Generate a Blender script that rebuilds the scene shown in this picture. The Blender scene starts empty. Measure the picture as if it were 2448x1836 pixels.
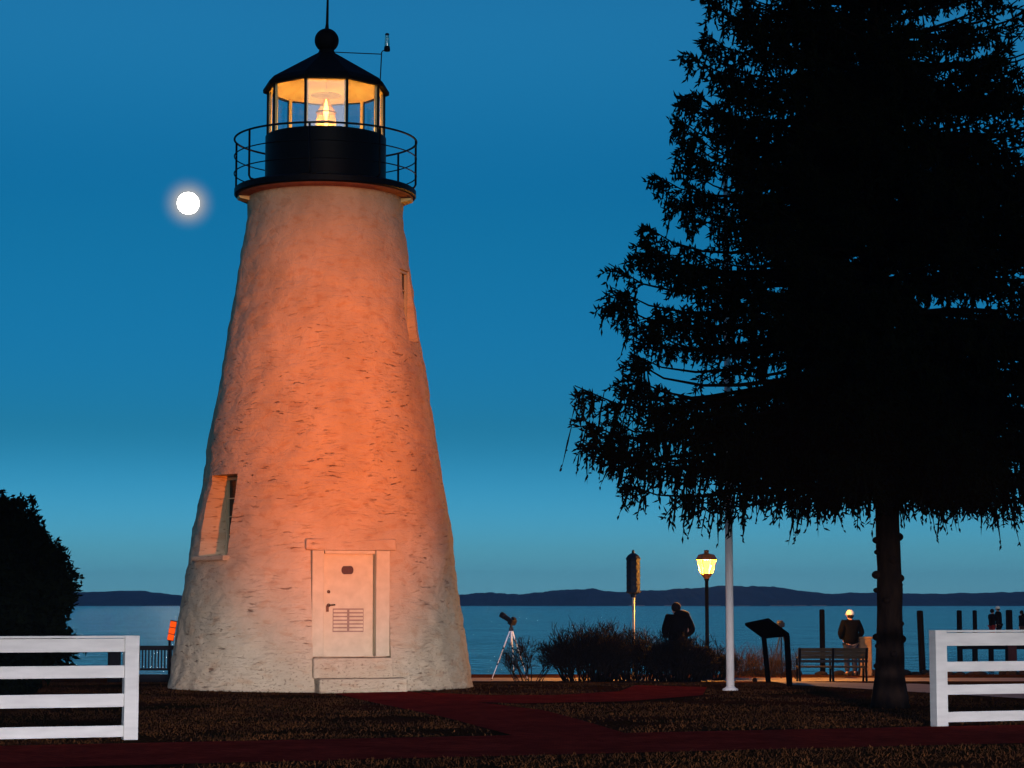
import bpy, bmesh, math, random
import numpy as np
from mathutils import Vector, Matrix, noise

random.seed(7)
rng = np.random.default_rng(7)
sc = bpy.context.scene
COL = sc.collection
R = math.radians

# ------------------------------------------------------------------ camera
EYE = 1.55
FPX = 5300.0                      # focal length in pixels of the 2448 x 1836 photograph
PITCH = math.atan(525.0 / FPX)    # the horizon lies 525 px under the picture centre
cam_d = bpy.data.cameras.new("camera")
cam_d.sensor_width = 36.0
cam_d.lens = 36.0 * FPX / 2448.0
cam_d.clip_start = 0.5
cam_d.clip_end = 90000.0
cam = bpy.data.objects.new("camera", cam_d)
COL.objects.link(cam)
cam.location = (0, 0, EYE)
cam.rotation_euler = (R(90) + PITCH, 0, 0)
sc.camera = cam


def ray(px, py):
    x = (px - 1224.0) / FPX
    y = (918.0 - py) / FPX
    c, s = math.cos(PITCH), math.sin(PITCH)
    return Vector((x, c - y * s, s + y * c))


def at(px, py, Y):
    """world point at depth Y (metres north of the camera) seen at a photo pixel"""
    d = ray(px, py)
    return Vector((0, 0, EYE)) + d * (Y / d.y)


def gz(Y):
    """height of the lawn: flat, then falling gently to the shore"""
    if Y <= 43: return 0.0
    if Y <= 53: return -0.28 * (Y - 43) / 10.0
    if Y <= 58.5: return -0.28 - 0.01 * (Y - 53) / 5.5
    return -0.29 - (Y - 58.5) * 0.55


def ground(px, py):
    d = ray(px, py)
    z = 0.0
    for _ in range(40):
        t = (z - EYE) / d.z
        z = gz(d.y * t)
    return Vector((d.x * t, d.y * t, z))


# ------------------------------------------------------------------ object helpers
def tag(o, label=None, cat=None, group=None, kind=None):
    if label: o['label'] = label
    if cat: o['category'] = cat
    if group: o['group'] = group
    if kind: o['kind'] = kind
    return o


def thing(name, label, cat, loc, rz=0.0, group=None):
    o = bpy.data.objects.new(name, None)
    o.empty_display_size = 0.2
    COL.objects.link(o)
    o.location = loc
    o.rotation_euler = (0, 0, rz)
    return tag(o, label, cat, group)


def link_mesh(name, me, m, parent=None, smooth=False):
    o = bpy.data.objects.new(name, me)
    COL.objects.link(o)
    if m is not None:
        me.materials.clear()
        me.materials.append(m)
    if parent is not None: o.parent = parent
    if smooth:
        me.polygons.foreach_set('use_smooth', [True] * len(me.polygons))
    return o


class MB:
    def __init__(s):
        s.v = []; s.f = []

    def add(s, vs, fs, M=None):
        n = len(s.v)
        for p in vs:
            p = Vector(p)
            s.v.append(tuple(M @ p if M is not None else p))
        for f in fs: s.f.append([i + n for i in f])
        return s

    def box(s, c, size, M=None, bev=0.0):
        hx, hy, hz = size[0] / 2, size[1] / 2, size[2] / 2
        if bev <= 0:
            vs = [(c[0] + a * hx, c[1] + b * hy, c[2] + d * hz) for a in (-1, 1) for b in (-1, 1) for d in (-1, 1)]
            fs = [(0, 1, 3, 2), (4, 6, 7, 5), (0, 4, 5, 1), (2, 3, 7, 6), (0, 2, 6, 4), (1, 5, 7, 3)]
            return s.add(vs, fs, M)
        bm = bmesh.new()
        bmesh.ops.create_cube(bm, size=1.0)
        for v in bm.verts: v.co = Vector((c[0] + v.co.x * size[0], c[1] + v.co.y * size[1], c[2] + v.co.z * size[2]))
        bmesh.ops.bevel(bm, geom=list(bm.edges), offset=bev, segments=2, affect='EDGES', profile=0.5)
        bm.verts.index_update()
        vs = [v.co.copy() for v in bm.verts]; fs = [[v.index for v in f.verts] for f in bm.faces]
        bm.free()
        return s.add(vs, fs, M)

    def tube(s, pts, rad, seg=8, cap=True, closed=False, M=None):
        pts = [Vector(p) for p in pts]
        n = len(pts)
        if not isinstance(rad, (list, tuple)): rad = [rad] * n
        vs = []; fs = []
        up = None
        for i, p in enumerate(pts):
            if closed: d = pts[(i + 1) % n] - pts[i - 1]
            else: d = pts[min(i + 1, n - 1)] - pts[max(i - 1, 0)]
            d.normalize()
            if up is None:
                a = Vector((0, 0, 1)) if abs(d.z) < 0.9 else Vector((1, 0, 0))
            else: a = up
            u = (a - d * a.dot(d)).normalized(); w = d.cross(u)
            up = u
            for k in range(seg):
                t = 2 * math.pi * k / seg
                vs.append(p + (u * math.cos(t) + w * math.sin(t)) * rad[i])
        m = n if closed else n - 1
        for i in range(m):
            j = (i + 1) % n
            for k in range(seg):
                k2 = (k + 1) % seg
                fs.append((i * seg + k, i * seg + k2, j * seg + k2, j * seg + k))
        if cap and not closed:
            fs.append(tuple(range(seg - 1, -1, -1)))
            fs.append(tuple((n - 1) * seg + k for k in range(seg)))
        return s.add(vs, fs, M)

    def lathe(s, prof, seg=32, c=(0, 0, 0), rot=0.0, M=None, cap=True):
        vs = []; fs = []
        for (r, z) in prof:
            for k in range(seg):
                t = 2 * math.pi * k / seg + rot
                vs.append((c[0] + r * math.sin(t), c[1] - r * math.cos(t), c[2] + z))
        for i in range(len(prof) - 1):
            for k in range(seg):
                k2 = (k + 1) % seg
                fs.append((i * seg + k, i * seg + k2, (i + 1) * seg + k2, (i + 1) * seg + k))
        if cap:
            fs.append(tuple(range(seg - 1, -1, -1)))
            fs.append(tuple((len(prof) - 1) * seg + k for k in range(seg)))
        return s.add(vs, fs, M)

    def sphere(s, c, r, seg=16, rings=10, sc_=(1, 1, 1), M=None):
        prof = [(math.sin(math.pi * i / rings) * r, -math.cos(math.pi * i / rings) * r) for i in range(rings + 1)]
        vs = []; fs = []
        for (q, z) in prof[1:-1]:
            for k in range(seg):
                t = 2 * math.pi * k / seg
                vs.append((c[0] + q * math.cos(t) * sc_[0], c[1] + q * math.sin(t) * sc_[1], c[2] + z * sc_[2]))
        n = rings - 1
        for i in range(n - 1):
            for k in range(seg):
                k2 = (k + 1) % seg
                fs.append((i * seg + k, i * seg + k2, (i + 1) * seg + k2, (i + 1) * seg + k))
        b = len(vs); vs.append((c[0], c[1], c[2] - r * sc_[2])); vs.append((c[0], c[1], c[2] + r * sc_[2]))
        for k in range(seg):
            k2 = (k + 1) % seg
            fs.append((b, k2, k)); fs.append((b + 1, (n - 1) * seg + k, (n - 1) * seg + k2))
        return s.add(vs, fs, M)

    def poly(s, pts, depth, M=None):
        """closed polygon given as 3-D points, thickened along vector depth"""
        n = len(pts); pts = [Vector(p) for p in pts]; d = Vector(depth)
        vs = pts + [p + d for p in pts]
        fs = [tuple(range(n))[::-1], tuple(range(n, 2 * n))]
        for i in range(n):
            j = (i + 1) % n
            fs.append((i, j, n + j, n + i))
        return s.add(vs, fs, M)

    def mesh(s, name):
        me = bpy.data.meshes.new(name)
        me.from_pydata(s.v, [], s.f)
        me.update()
        bm = bmesh.new(); bm.from_mesh(me)
        bmesh.ops.recalc_face_normals(bm, faces=bm.faces)
        bm.to_mesh(me); bm.free()
        return me

    def build(s, name, m, parent=None, smooth=False):
        return link_mesh(name, s.mesh(name), m, parent, smooth)


def fast_mesh(name, verts, faces_flat, nside):
    """numpy mesh: verts (N,3), faces (M,nside)"""
    me = bpy.data.meshes.new(name)
    nv = len(verts); nf = len(faces_flat)
    me.vertices.add(nv); me.vertices.foreach_set('co', np.asarray(verts, dtype=np.float32).ravel())
    me.loops.add(nf * nside); me.loops.foreach_set('vertex_index', np.asarray(faces_flat, dtype=np.int32).ravel())
    me.polygons.add(nf)
    me.polygons.foreach_set('loop_start', np.arange(0, nf * nside, nside, dtype=np.int32))
    me.polygons.foreach_set('loop_total', np.full(nf, nside, dtype=np.int32))
    me.update(calc_edges=True)
    return me


def unit(a):
    return a / (np.linalg.norm(a, axis=-1, keepdims=True) + 1e-9)


def spindles(p0, p1, r, r0=0.35, mid=0.4):
    """many small tapered needles-clad twigs: 3-sided spindles from p0 to p1"""
    n = len(p0)
    d = unit(p1 - p0)
    a = np.where(np.abs(d[:, 2:3]) < 0.9, np.array([[0, 0, 1.0]]), np.array([[1.0, 0, 0]]))
    u = unit(np.cross(d, a)); w = np.cross(d, u)
    V = np.zeros((n, 7, 3))
    m = p0 + (p1 - p0) * mid
    ph = rng.uniform(0, 6.28, n)
    for k in range(3):
        t = ph + 2 * math.pi * k / 3
        o = u * np.cos(t)[:, None] + w * np.sin(t)[:, None]
        V[:, k] = p0 + o * (r * r0)[:, None]
        V[:, 3 + k] = m + o * r[:, None]
    V[:, 6] = p1
    F = []
    for k in range(3):
        k2 = (k + 1) % 3
        F += [(k, k2, 3 + k2), (k, 3 + k2, 3 + k), (3 + k, 3 + k2, 6)]
    F = np.array(F)[None] + (np.arange(n) * 7)[:, None, None]
    return V.reshape(-1, 3), F.reshape(-1, 3)


# ------------------------------------------------------------------ materials
def nodes_of(name):
    m = bpy.data.materials.new(name); m.use_nodes = True
    nt = m.node_tree
    b = nt.nodes['Principled BSDF']
    return m, nt, b, nt.links


def ramp(nt, stops, interp='LINEAR'):
    r = nt.nodes.new('ShaderNodeValToRGB')
    cr = r.color_ramp; cr.interpolation = interp
    while len(cr.elements) < len(stops): cr.elements.new(0.5)
    for e, (p, c) in zip(cr.elements, stops):
        e.position = p; e.color = (*c, 1) if len(c) == 3 else c
    return r


def mat(name, c1, c2=None, scale=8.0, rough=0.8, bump=0.0, metal=0.0, spec=0.3, stretch=(1, 1, 1), bscale=None):
    m, nt, b, L = nodes_of(name)
    c2 = c2 or tuple(x * 0.75 for x in c1)
    tc = nt.nodes.new('ShaderNodeTexCoord')
    mp = nt.nodes.new('ShaderNodeMapping'); mp.inputs['Scale'].default_value = stretch
    L.new(tc.outputs['Object'], mp.inputs['Vector'])
    n = nt.nodes.new('ShaderNodeTexNoise'); n.inputs['Scale'].default_value = scale; n.inputs['Detail'].default_value = 6
    L.new(mp.outputs[0], n.inputs['Vector'])
    r = ramp(nt, [(0.3, c2), (0.7, c1)])
    L.new(n.outputs['Fac'], r.inputs[0]); L.new(r.outputs[0], b.inputs['Base Color'])
    b.inputs['Roughness'].default_value = rough; b.inputs['Metallic'].default_value = metal
    b.inputs['Specular IOR Level'].default_value = spec
    if bump:
        n2 = nt.nodes.new('ShaderNodeTexNoise'); n2.inputs['Scale'].default_value = bscale or scale * 4
        n2.inputs['Detail'].default_value = 4
        L.new(mp.outputs[0], n2.inputs['Vector'])
        bp = nt.nodes.new('ShaderNodeBump'); bp.inputs['Strength'].default_value = 0.6; bp.inputs['Distance'].default_value = bump
        L.new(n2.outputs['Fac'], bp.inputs['Height']); L.new(bp.outputs[0], b.inputs['Normal'])
    return m


def emit(name, col, s, transp=0.0):
    m = bpy.data.materials.new(name); m.use_nodes = True
    nt = m.node_tree; nt.nodes.clear()
    out = nt.nodes.new('ShaderNodeOutputMaterial'); e = nt.nodes.new('ShaderNodeEmission')
    e.inputs[0].default_value = (*col, 1); e.inputs[1].default_value = s
    if transp > 0:
        t = nt.nodes.new('ShaderNodeBsdfTransparent'); mx = nt.nodes.new('ShaderNodeMixShader')
        mx.inputs[0].default_value = transp
        nt.links.new(e.outputs[0], mx.inputs[1]); nt.links.new(t.outputs[0], mx.inputs[2])
        nt.links.new(mx.outputs[0], out.inputs[0])
    else: nt.links.new(e.outputs[0], out.inputs[0])
    return m


def glass(name, tint, refl=0.06, body=0.0, body_col=(1, .6, .2)):
    m = bpy.data.materials.new(name); m.use_nodes = True
    nt = m.node_tree; nt.nodes.clear()
    out = nt.nodes.new('ShaderNodeOutputMaterial')
    t = nt.nodes.new('ShaderNodeBsdfTransparent'); t.inputs[0].default_value = (*tint, 1)
    g = nt.nodes.new('ShaderNodeBsdfGlossy'); g.inputs['Roughness'].default_value = 0.05
    mx = nt.nodes.new('ShaderNodeMixShader'); mx.inputs[0].default_value = refl
    nt.links.new(t.outputs[0], mx.inputs[1]); nt.links.new(g.outputs[0], mx.inputs[2])
    last = mx
    if body > 0:
        d = nt.nodes.new('ShaderNodeBsdfTranslucent'); d.inputs[0].default_value = (*body_col, 1)
        m2 = nt.nodes.new('ShaderNodeMixShader'); m2.inputs[0].default_value = body
        nt.links.new(mx.outputs[0], m2.inputs[1]); nt.links.new(d.outputs[0], m2.inputs[2]); last = m2
    nt.links.new(last.outputs[0], out.inputs[0])
    return m


M = {}
M['iron'] = mat('black_iron', (.004, .004, .005), (.002, .002, .003), 20, .5, .002, spec=.10)
M['roof_iron'] = mat('black_roof_iron', (.0035, .0035, .004), (.002, .002, .0025), 12, .7, .004, spec=.06)
M['white'] = mat('white_board_paint', (.57, .57, .46), (.46, .46, .37), 2.2, .6, .002, stretch=(1, 1, 5), bscale=30)
M['white_door'] = mat('door_paint', (.58, .52, .31), (.48, .43, .25), 6, .5, .001)
M['cream'] = mat('cream_ceiling_paint', (.80, .70, .48), (.66, .55, .34), 4, .6, .004)
M['cream_metal'] = mat('yellow_cream_metal', (.88, .72, .30), (.80, .62, .22), 9, .5, .002)
M['brass'] = mat('dark_brass', (.10, .06, .03), (.03, .02, .015), 40, .4, .001, metal=.5)
M['plaque'] = mat('oxblood_plaque', (.05, .012, .008), (.03, .008, .006), 30, .5, .001)
M['needle'] = mat('spruce_needles', (.005, .007, .0035), (.002, .003, .0015), 3, .95, spec=.0)
M['branch'] = mat('dark_branch_bark', (.006, .0045, .0035), (.003, .0022, .002), 9, .95, spec=.0)
M['bark'] = mat('bark', (.016, .009, .005), (.003, .002, .0015), 9, .95, .02, stretch=(1, 1, .35), spec=.05)
M['leaf'] = mat('dark_evergreen_leaf', (.004, .006, .003), (.002, .003, .0015), 3, .9, spec=.0)
M['twig'] = mat('bare_twig', (.009, .006, .0045), (.004, .003, .0022), 6, .9, spec=.05)
M['pole_white'] = mat('flagpole_paint', (.68, .65, .54), (.60, .57, .48), 4, .5, .001)
M['lamp_iron_bloom'] = mat('bloom_tinted_lamp_iron', (.50, .12, .015), (.36, .08, .01), 14, .5, .002)  # orange bloom of the lit lamp painted into the colour of its iron
M['post_dark'] = mat('creosoted_timber', (.005, .0042, .004), (.0025, .002, .002), 7, .95, .01, stretch=(1, 1, .2), spec=.05)
M['sign_dark'] = mat('dark_bronze_panel', (.0012, .0012, .0014), (.0008, .0008, .001), 20, .9, spec=.0)
M['bench_wood'] = mat('weathered_bench_slats', (.060, .044, .026), (.028, .020, .012), 6, .9, .004, stretch=(.3, 3, 3), spec=.05)
M['birdhouse'] = mat('blue_grey_painted_wood', (.005, .018, .034), (.003, .010, .020), 14, .8, .006)
M['galv'] = mat('galvanised_pole', (.42, .38, .30), (.28, .25, .2), 10, .5, .002)
M['alu'] = mat('silver_aluminium', (.85, .85, .85), (.75, .75, .76), 20, .35)
M['black_plastic'] = mat('black_plastic', (.010, .010, .011), (.006, .006, .007), 20, .5, spec=.2)
M['stone'] = mat('tan_stone', (.22, .13, .06), (.12, .07, .035), 5, .9, .02)
M['rock'] = mat('dark_shore_rock', (.022, .015, .011), (.007, .005, .004), 4, .9, .03, spec=.1)
M['concrete'] = mat('concrete_walk', (.25, .22, .18), (.17, .15, .12), 3, .9, .003)
M['orange'] = emit('orange_signal_glow', (1, .085, .006), 1.15)
M['skin'] = mat('skin', (.50, .26, .18), (.42, .2, .14), 10, .6)
M['coat_black'] = mat('black_coat_cloth', (.0022, .0022, .0026), (.0012, .0012, .0015), 14, .95, .004, spec=.05)
M['denim'] = mat('dark_blue_trousers', (.020, .025, .05), (.010, .013, .028), 14, .95, .004, spec=.05)
M['red_cloth'] = mat('dark_red_cloth', (.30, .015, .012), (.18, .01, .008), 10, .9, .004)
M['brown_cloth'] = mat('brown_cloth', (.07, .03, .02), (.035, .016, .012), 10, .9, .004)
M['cap_white'] = mat('white_cap_cloth', (.84, .80, .66), (.76, .72, .60), 12, .8, .002)
M['hair'] = mat('dark_hair', (.010, .007, .006), (.005, .004, .003), 30, .8, .004, spec=.1)
M['shoe'] = mat('dark_shoe', (.012, .011, .010), (.006, .006, .006), 20, .7)
M['glassy'] = glass('window_glass', (.95, .96, .97), .042)
M['dark_glass'] = mat('dark_window_pane', (.035, .012, .010), (.02, .008, .007), 5, .12, spec=.5)
M['lens_glass'] = glass('lens_glass', (1.0, .78, .42), .06, .10, (.95, .45, .08))


# ------------------------------------------------------------------ sky, moon, lights
SUN_EL, SUN_AZ = R(6.0), R(11.0)      # behind the camera, a little to its right; the afterglow of sunset
w = bpy.data.worlds.new("World"); sc.world = w; w.use_nodes = True
nt = w.node_tree; L = nt.links
sky = nt.nodes.new('ShaderNodeTexSky'); sky.sky_type = 'NISHITA'; sky.sun_disc = False
sky.sun_elevation = SUN_EL; sky.sun_rotation = R(180) - SUN_AZ
sky.air_density = 1.0; sky.dust_density = 0.0; sky.ozone_density = 8.0
bg = nt.nodes['Background']; bg.inputs[1].default_value = 0.15
tc = nt.nodes.new('ShaderNodeTexCoord')
sx = nt.nodes.new('ShaderNodeSeparateXYZ'); L.new(tc.outputs['Generated'], sx.inputs[0])
mr = nt.nodes.new('ShaderNodeMapRange'); mr.inputs['From Min'].default_value = 0; mr.inputs['From Max'].default_value = 0.5
L.new(sx.outputs[2], mr.inputs['Value'])
# tint stored at one third of its value so that the ramp stays within 0..1
tint = ramp(nt, [(0.0, (1.0 / 3, 1.74 / 3, 1.98 / 3)), (.054, (1.05 / 3, 1.48 / 3, 1.46 / 3)), (.166, (.55 / 3, .80 / 3, .67 / 3)),
                 (.354, (.85 / 3, .85 / 3, .60 / 3)), (.53, (3.0 / 3, 1.20 / 3, .74 / 3)), (1.0, (1.2 / 3, .9 / 3, .8 / 3))])
tint.color_ramp.interpolation = 'EASE'
L.new(mr.outputs[0], tint.inputs[0])
sca = nt.nodes.new('ShaderNodeVectorMath'); sca.operation = 'SCALE'; sca.inputs[3].default_value = 3.0
L.new(tint.outputs[0], sca.inputs[0])
mul = nt.nodes.new('ShaderNodeVectorMath'); mul.operation = 'MULTIPLY'
L.new(sky.outputs[0], mul.inputs[0]); L.new(sca.outputs[0], mul.inputs[1])
# aureole of thin moisture round the moon
moon_dir = ray(450, 486).normalized()
dist = nt.nodes.new('ShaderNodeVectorMath'); dist.operation = 'DISTANCE'; dist.inputs[1].default_value = moon_dir
nrm = nt.nodes.new('ShaderNodeVectorMath'); nrm.operation = 'NORMALIZE'
L.new(tc.outputs['Generated'], nrm.inputs[0]); L.new(nrm.outputs[0], dist.inputs[0])
mr2 = nt.nodes.new('ShaderNodeMapRange'); mr2.inputs['From Min'].default_value = .0042; mr2.inputs['From Max'].default_value = .0140
mr2.inputs['To Min'].default_value = 1; mr2.inputs['To Max'].default_value = 0
L.new(dist.outputs['Value'], mr2.inputs['Value'])
pw = nt.nodes.new('ShaderNodeMath'); pw.operation = 'POWER'; pw.inputs[1].default_value = 2.8
L.new(mr2.outputs[0], pw.inputs[0])
halo = nt.nodes.new('ShaderNodeVectorMath'); halo.operation = 'SCALE'
halo.inputs[0].default_value = (3.4, 2.2, .6)
L.new(pw.outputs[0], halo.inputs[3])
ad = nt.nodes.new('ShaderNodeVectorMath'); ad.operation = 'ADD'
L.new(mul.outputs[0], ad.inputs[0]); L.new(halo.outputs[0], ad.inputs[1])
L.new(ad.outputs[0], bg.inputs[0])

sun_d = bpy.data.lights.new('afterglow', 'SUN'); sun_d.energy = .58; sun_d.angle = R(24); sun_d.color = (1.0, .80, .66)
sun = bpy.data.objects.new('afterglow', sun_d); COL.objects.link(sun)
# light travels towards +Y, slightly towards -X and down
sdir = Vector((-math.sin(SUN_AZ) * math.cos(SUN_EL), math.cos(SUN_AZ) * math.cos(SUN_EL), -math.sin(SUN_EL)))
sun.rotation_euler = sdir.to_track_quat('-Z', 'Y').to_euler()

moon_c = Vector((0, 0, EYE)) + moon_dir * 60000
mm = emit('moonlight', (1, .965, .90), 1)
nt = mm.node_tree; em = [n for n in nt.nodes if n.type == 'EMISSION'][0]
ge = nt.nodes.new('ShaderNodeNewGeometry'); dp = nt.nodes.new('ShaderNodeVectorMath'); dp.operation = 'DOT_PRODUCT'
dp.inputs[1].default_value = -moon_dir                       # the lit side of the full moon faces the earth
nt.links.new(ge.outputs['Normal'], dp.inputs[0])
lm = nt.nodes.new('ShaderNodeMapRange'); lm.inputs['From Min'].default_value = .12; lm.inputs['From Max'].default_value = .62
lm.inputs['To Min'].default_value = .75; lm.inputs['To Max'].default_value = 170; lm.interpolation_type = 'SMOOTHERSTEP'
nt.links.new(dp.outputs['Value'], lm.inputs['Value']); nt.links.new(lm.outputs[0], em.inputs[1])
mo = MB().sphere((0, 0, 0), 60000 * 26.2 / FPX, 96, 64).build('moon', mm, None, True)
mo.location = moon_c
tag(mo, 'bright white full moon in the blue dusk sky left of the lighthouse', 'moon')

# ------------------------------------------------------------------ lighthouse
TX, TY = at(768, 1650, 42.0).x, 42.0
lh = thing('lighthouse', 'whitewashed conical stone lighthouse with black lantern room, lit orange at dusk', 'lighthouse', (TX, TY, 0))


def tz(py): return at(768, py, TY).z


def trad(wpx): return wpx / 2 / FPX * TY * 1.005


zs = [(-.3, 2.92), (0.0, 2.86), (.25, 2.80), (.7, 2.74)]
for (py, half) in [(1439, 296), (1273, 276), (1051, 244), (830, 211), (686, 190), (520, 169.5)]:
    zs.append((tz(py), trad(half * 2 * 1.1067)))
ZTOP = tz(462)
zs.append((ZTOP, trad(167.5 * 2 * 1.1067)))


def wall_r(z):
    for (a, ra), (b, rb) in zip(zs[:-1], zs[1:]):
        if z <= b: return ra + (rb - ra) * (z - a) / (b - a)
    return zs[-1][1]


NA, NZ = 360, 280
vs = []; fs = []
for i in range(NZ + 1):
    z = -.3 + (ZTOP + .3) * i / NZ
    rr = wall_r(z)
    for k in range(NA):
        a = 2 * math.pi * k / NA
        q = Vector((math.sin(a) * rr, math.cos(a) * rr, z))
        d = noise.noise(q * 0.9) * .034 + noise.noise(Vector((q.x * 2.6, q.y * 2.6, q.z * 4.2))) * .026
        lowf = max(0.0, 1 - z / 5.5)
        d += noise.noise(Vector((q.x * 5.5, q.y * 5.5, q.z * 11))) * (.005 + .012 * lowf)
        d += noise.noise(Vector((q.x * 14, q.y * 14, q.z * 20))) * (.003 + .006 * lowf)
        e = .25 if z > ZTOP - .15 else 1
        rr2 = rr + d * e
        vs.append((rr2 * math.sin(a), -rr2 * math.cos(a), z))
for i in range(NZ):
    for k in range(NA):
        k2 = (k + 1) % NA
        fs.append((i * NA + k, i * NA + k2, (i + 1) * NA + k2, (i + 1) * NA + k))
fs.append(tuple(range(NA - 1, -1, -1))); fs.append(tuple(NZ * NA + k for k in range(NA)))
wm = bpy.data.meshes.new('tower_wall'); wm.from_pydata(vs, [], fs); wm.update()


def RM(az): return Matrix.Rotation(az, 4, 'Z')   # local -y is outwards, x to the right when facing the wall


DOOR_AZ, WL_AZ, WR_AZ = R(16.5), R(-50.0), R(72.0)
WLz0, WLz1 = 2.42, 3.90
WRz0, WRz1 = tz(826), tz(655)
cut = MB()
cut.box((0, -2.86, 1.55), (1.41, 1.10, 1.90), RM(DOOR_AZ))
cut.poly([(-.44, -3.2, WLz0), (.50, -3.2, WLz0), (.46, -3.2, WLz1), (-.36, -3.2, WLz1)], (0, 1.40, 0), RM(WL_AZ))
cut.box((0, -2.0, (WRz0 + WRz1) / 2), (.52, 1.0, WRz1 - WRz0), RM(WR_AZ))
cm = cut.mesh('cut')
wall_o = link_mesh('tower_wall', wm, None, lh)
cut_o = bpy.data.objects.new('cut', cm); COL.objects.link(cut_o); cut_o.parent = lh
bmod = wall_o.modifiers.new('b', 'BOOLEAN'); bmod.operation = 'DIFFERENCE'; bmod.solver = 'EXACT'; bmod.object = cut_o
dg = bpy.context.evaluated_depsgraph_get()
nm = bpy.data.meshes.new_from_object(wall_o.evaluated_get(dg))
wall_o.modifiers.clear(); wall_o.data = nm
bpy.data.objects.remove(cut_o)

# whitewash material
m, nt, b, L = nodes_of('whitewashed_rubble')
tc = nt.nodes.new('ShaderNodeTexCoord'); sp = nt.nodes.new('ShaderNodeSeparateXYZ')
L.new(tc.outputs['Object'], sp.inputs[0])


def math_n(op, a, b_=None, c=None, nt=None):
    n = nt.nodes.new('ShaderNodeMath'); n.operation = op
    for i, v in enumerate((a, b_, c)):
        if v is None: continue
        if isinstance(v, (int, float)): n.inputs[i].default_value = v
        else: nt.links.new(v, n.inputs[i])
    return n.outputs[0]


at2 = math_n('ARCTAN2', sp.outputs[0], math_n('MULTIPLY', sp.outputs[1], -1.0, nt=nt), nt=nt)
u = math_n('MULTIPLY', at2, 2.3, nt=nt)
cmb = nt.nodes.new('ShaderNodeCombineXYZ'); L.new(u, cmb.inputs[0]); L.new(sp.outputs[2], cmb.inputs[1])
wp = nt.nodes.new('ShaderNodeTexNoise'); wp.inputs['Scale'].default_value = 1.7; wp.inputs['Detail'].default_value = 3
L.new(cmb.outputs[0], wp.inputs['Vector'])
wadd = nt.nodes.new('ShaderNodeVectorMath'); wadd.operation = 'MULTIPLY_ADD'
wadd.inputs[1].default_value = (.35, .22, 0); L.new(wp.outputs['Color'], wadd.inputs[0]); L.new(cmb.outputs[0], wadd.inputs[2])


def noise_n(scale_xy, detail, rough=.5, src=None):
    mp = nt.nodes.new('ShaderNodeMapping'); mp.inputs['Scale'].default_value = (*scale_xy, 1)
    L.new(src or wadd.outputs[0], mp.inputs[0])
    n = nt.nodes.new('ShaderNodeTexNoise'); n.inputs['Scale'].default_value = 1; n.inputs['Detail'].default_value = detail
    n.inputs['Roughness'].default_value = rough
    L.new(mp.outputs[0], n.inputs['Vector'])
    return n.outputs['Fac']


def smooth(v, lo, hi):
    n = nt.nodes.new('ShaderNodeMapRange'); n.interpolation_type = 'SMOOTHSTEP'
    n.inputs['From Min'].default_value = lo; n.inputs['From Max'].default_value = hi
    L.new(v, n.inputs['Value'])
    return n.outputs[0]


joints = noise_n((2.9, 16), 4, .6)
mask = noise_n((.8, .7), 2)
fine = noise_n((26, 34), 3)
crack = math_n('MULTIPLY', smooth(joints, .62, .69), smooth(mask, .42, .56), nt=nt)
specks = smooth(noise_n((26, 30), 2, .5, cmb.outputs[0]), .60, .70)
low = smooth(sp.outputs[2], 1.3, .05)
lefts = smooth(at2, -.30, -1.05)
speckmask = math_n('MAXIMUM', low, math_n('MULTIPLY', lefts, smooth(sp.outputs[2], 6.5, 2.5), nt=nt), nt=nt)
spk = math_n('MULTIPLY', specks, math_n('MULTIPLY_ADD', speckmask, .50, .03, nt=nt), nt=nt)
strokes = math_n('MULTIPLY', smooth(noise_n((4.6, 32), 3, .6), .55, .68), smooth(noise_n((1.6, 1.3), 3), .42, .58), nt=nt)
zlow = smooth(sp.outputs[2], 8.0, 5.6)
dark = math_n('MAXIMUM', math_n('MULTIPLY', crack, math_n('MULTIPLY', zlow, .8, nt=nt), nt=nt), spk, nt=nt)
dark = math_n('MAXIMUM', dark, math_n('MULTIPLY', strokes, math_n('MULTIPLY_ADD', zlow, .20, .05, nt=nt), nt=nt), nt=nt)
big = noise_n((.9, .6), 5, .6)
col = ramp(nt, [(0.30, (.46, .355, .205)), (.55, (.59, .465, .275)), (.75, (.67, .54, .33))])
L.new(big, col.inputs[0])
yel = nt.nodes.new('ShaderNodeMixRGB'); yel.blend_type = 'MULTIPLY'
patch = smooth(noise_n((3.0, 6.0), 4, .6), .50, .68)
L.new(math_n('MULTIPLY', patch, .55, nt=nt), yel.inputs[0]); L.new(col.outputs[0], yel.inputs[1]); yel.inputs[2].default_value = (.84, .66, .55, 1)
mixd = nt.nodes.new('ShaderNodeMixRGB'); L.new(math_n('MULTIPLY', dark, .85, nt=nt), mixd.inputs[0])
L.new(yel.outputs[0], mixd.inputs[1]); mixd.inputs[2].default_value = (.17, .06, .03, 1)
L.new(mixd.outputs[0], b.inputs['Base Color'])
b.inputs['Roughness'].default_value = .85; b.inputs['Specular IOR Level'].default_value = .2
vmp = nt.nodes.new('ShaderNodeMapping'); vmp.inputs['Scale'].default_value = (2.3, 5.2, 1); L.new(wadd.outputs[0], vmp.inputs[0])
vor = nt.nodes.new('ShaderNodeTexVoronoi'); vor.feature = 'DISTANCE_TO_EDGE'; vor.inputs['Scale'].default_value = 1; L.new(vmp.outputs[0], vor.inputs['Vector'])
stone = smooth(vor.outputs['Distance'], 0.0, .16)
hgt = math_n('ADD', math_n('MULTIPLY', joints, -.55, nt=nt), math_n('MULTIPLY', fine, .40, nt=nt), nt=nt)
hgt = math_n('MULTIPLY_ADD', stone, .12, hgt, nt=nt)
hgt = math_n('ADD', hgt, math_n('MULTIPLY', dark, -.8, nt=nt), nt=nt)
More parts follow.
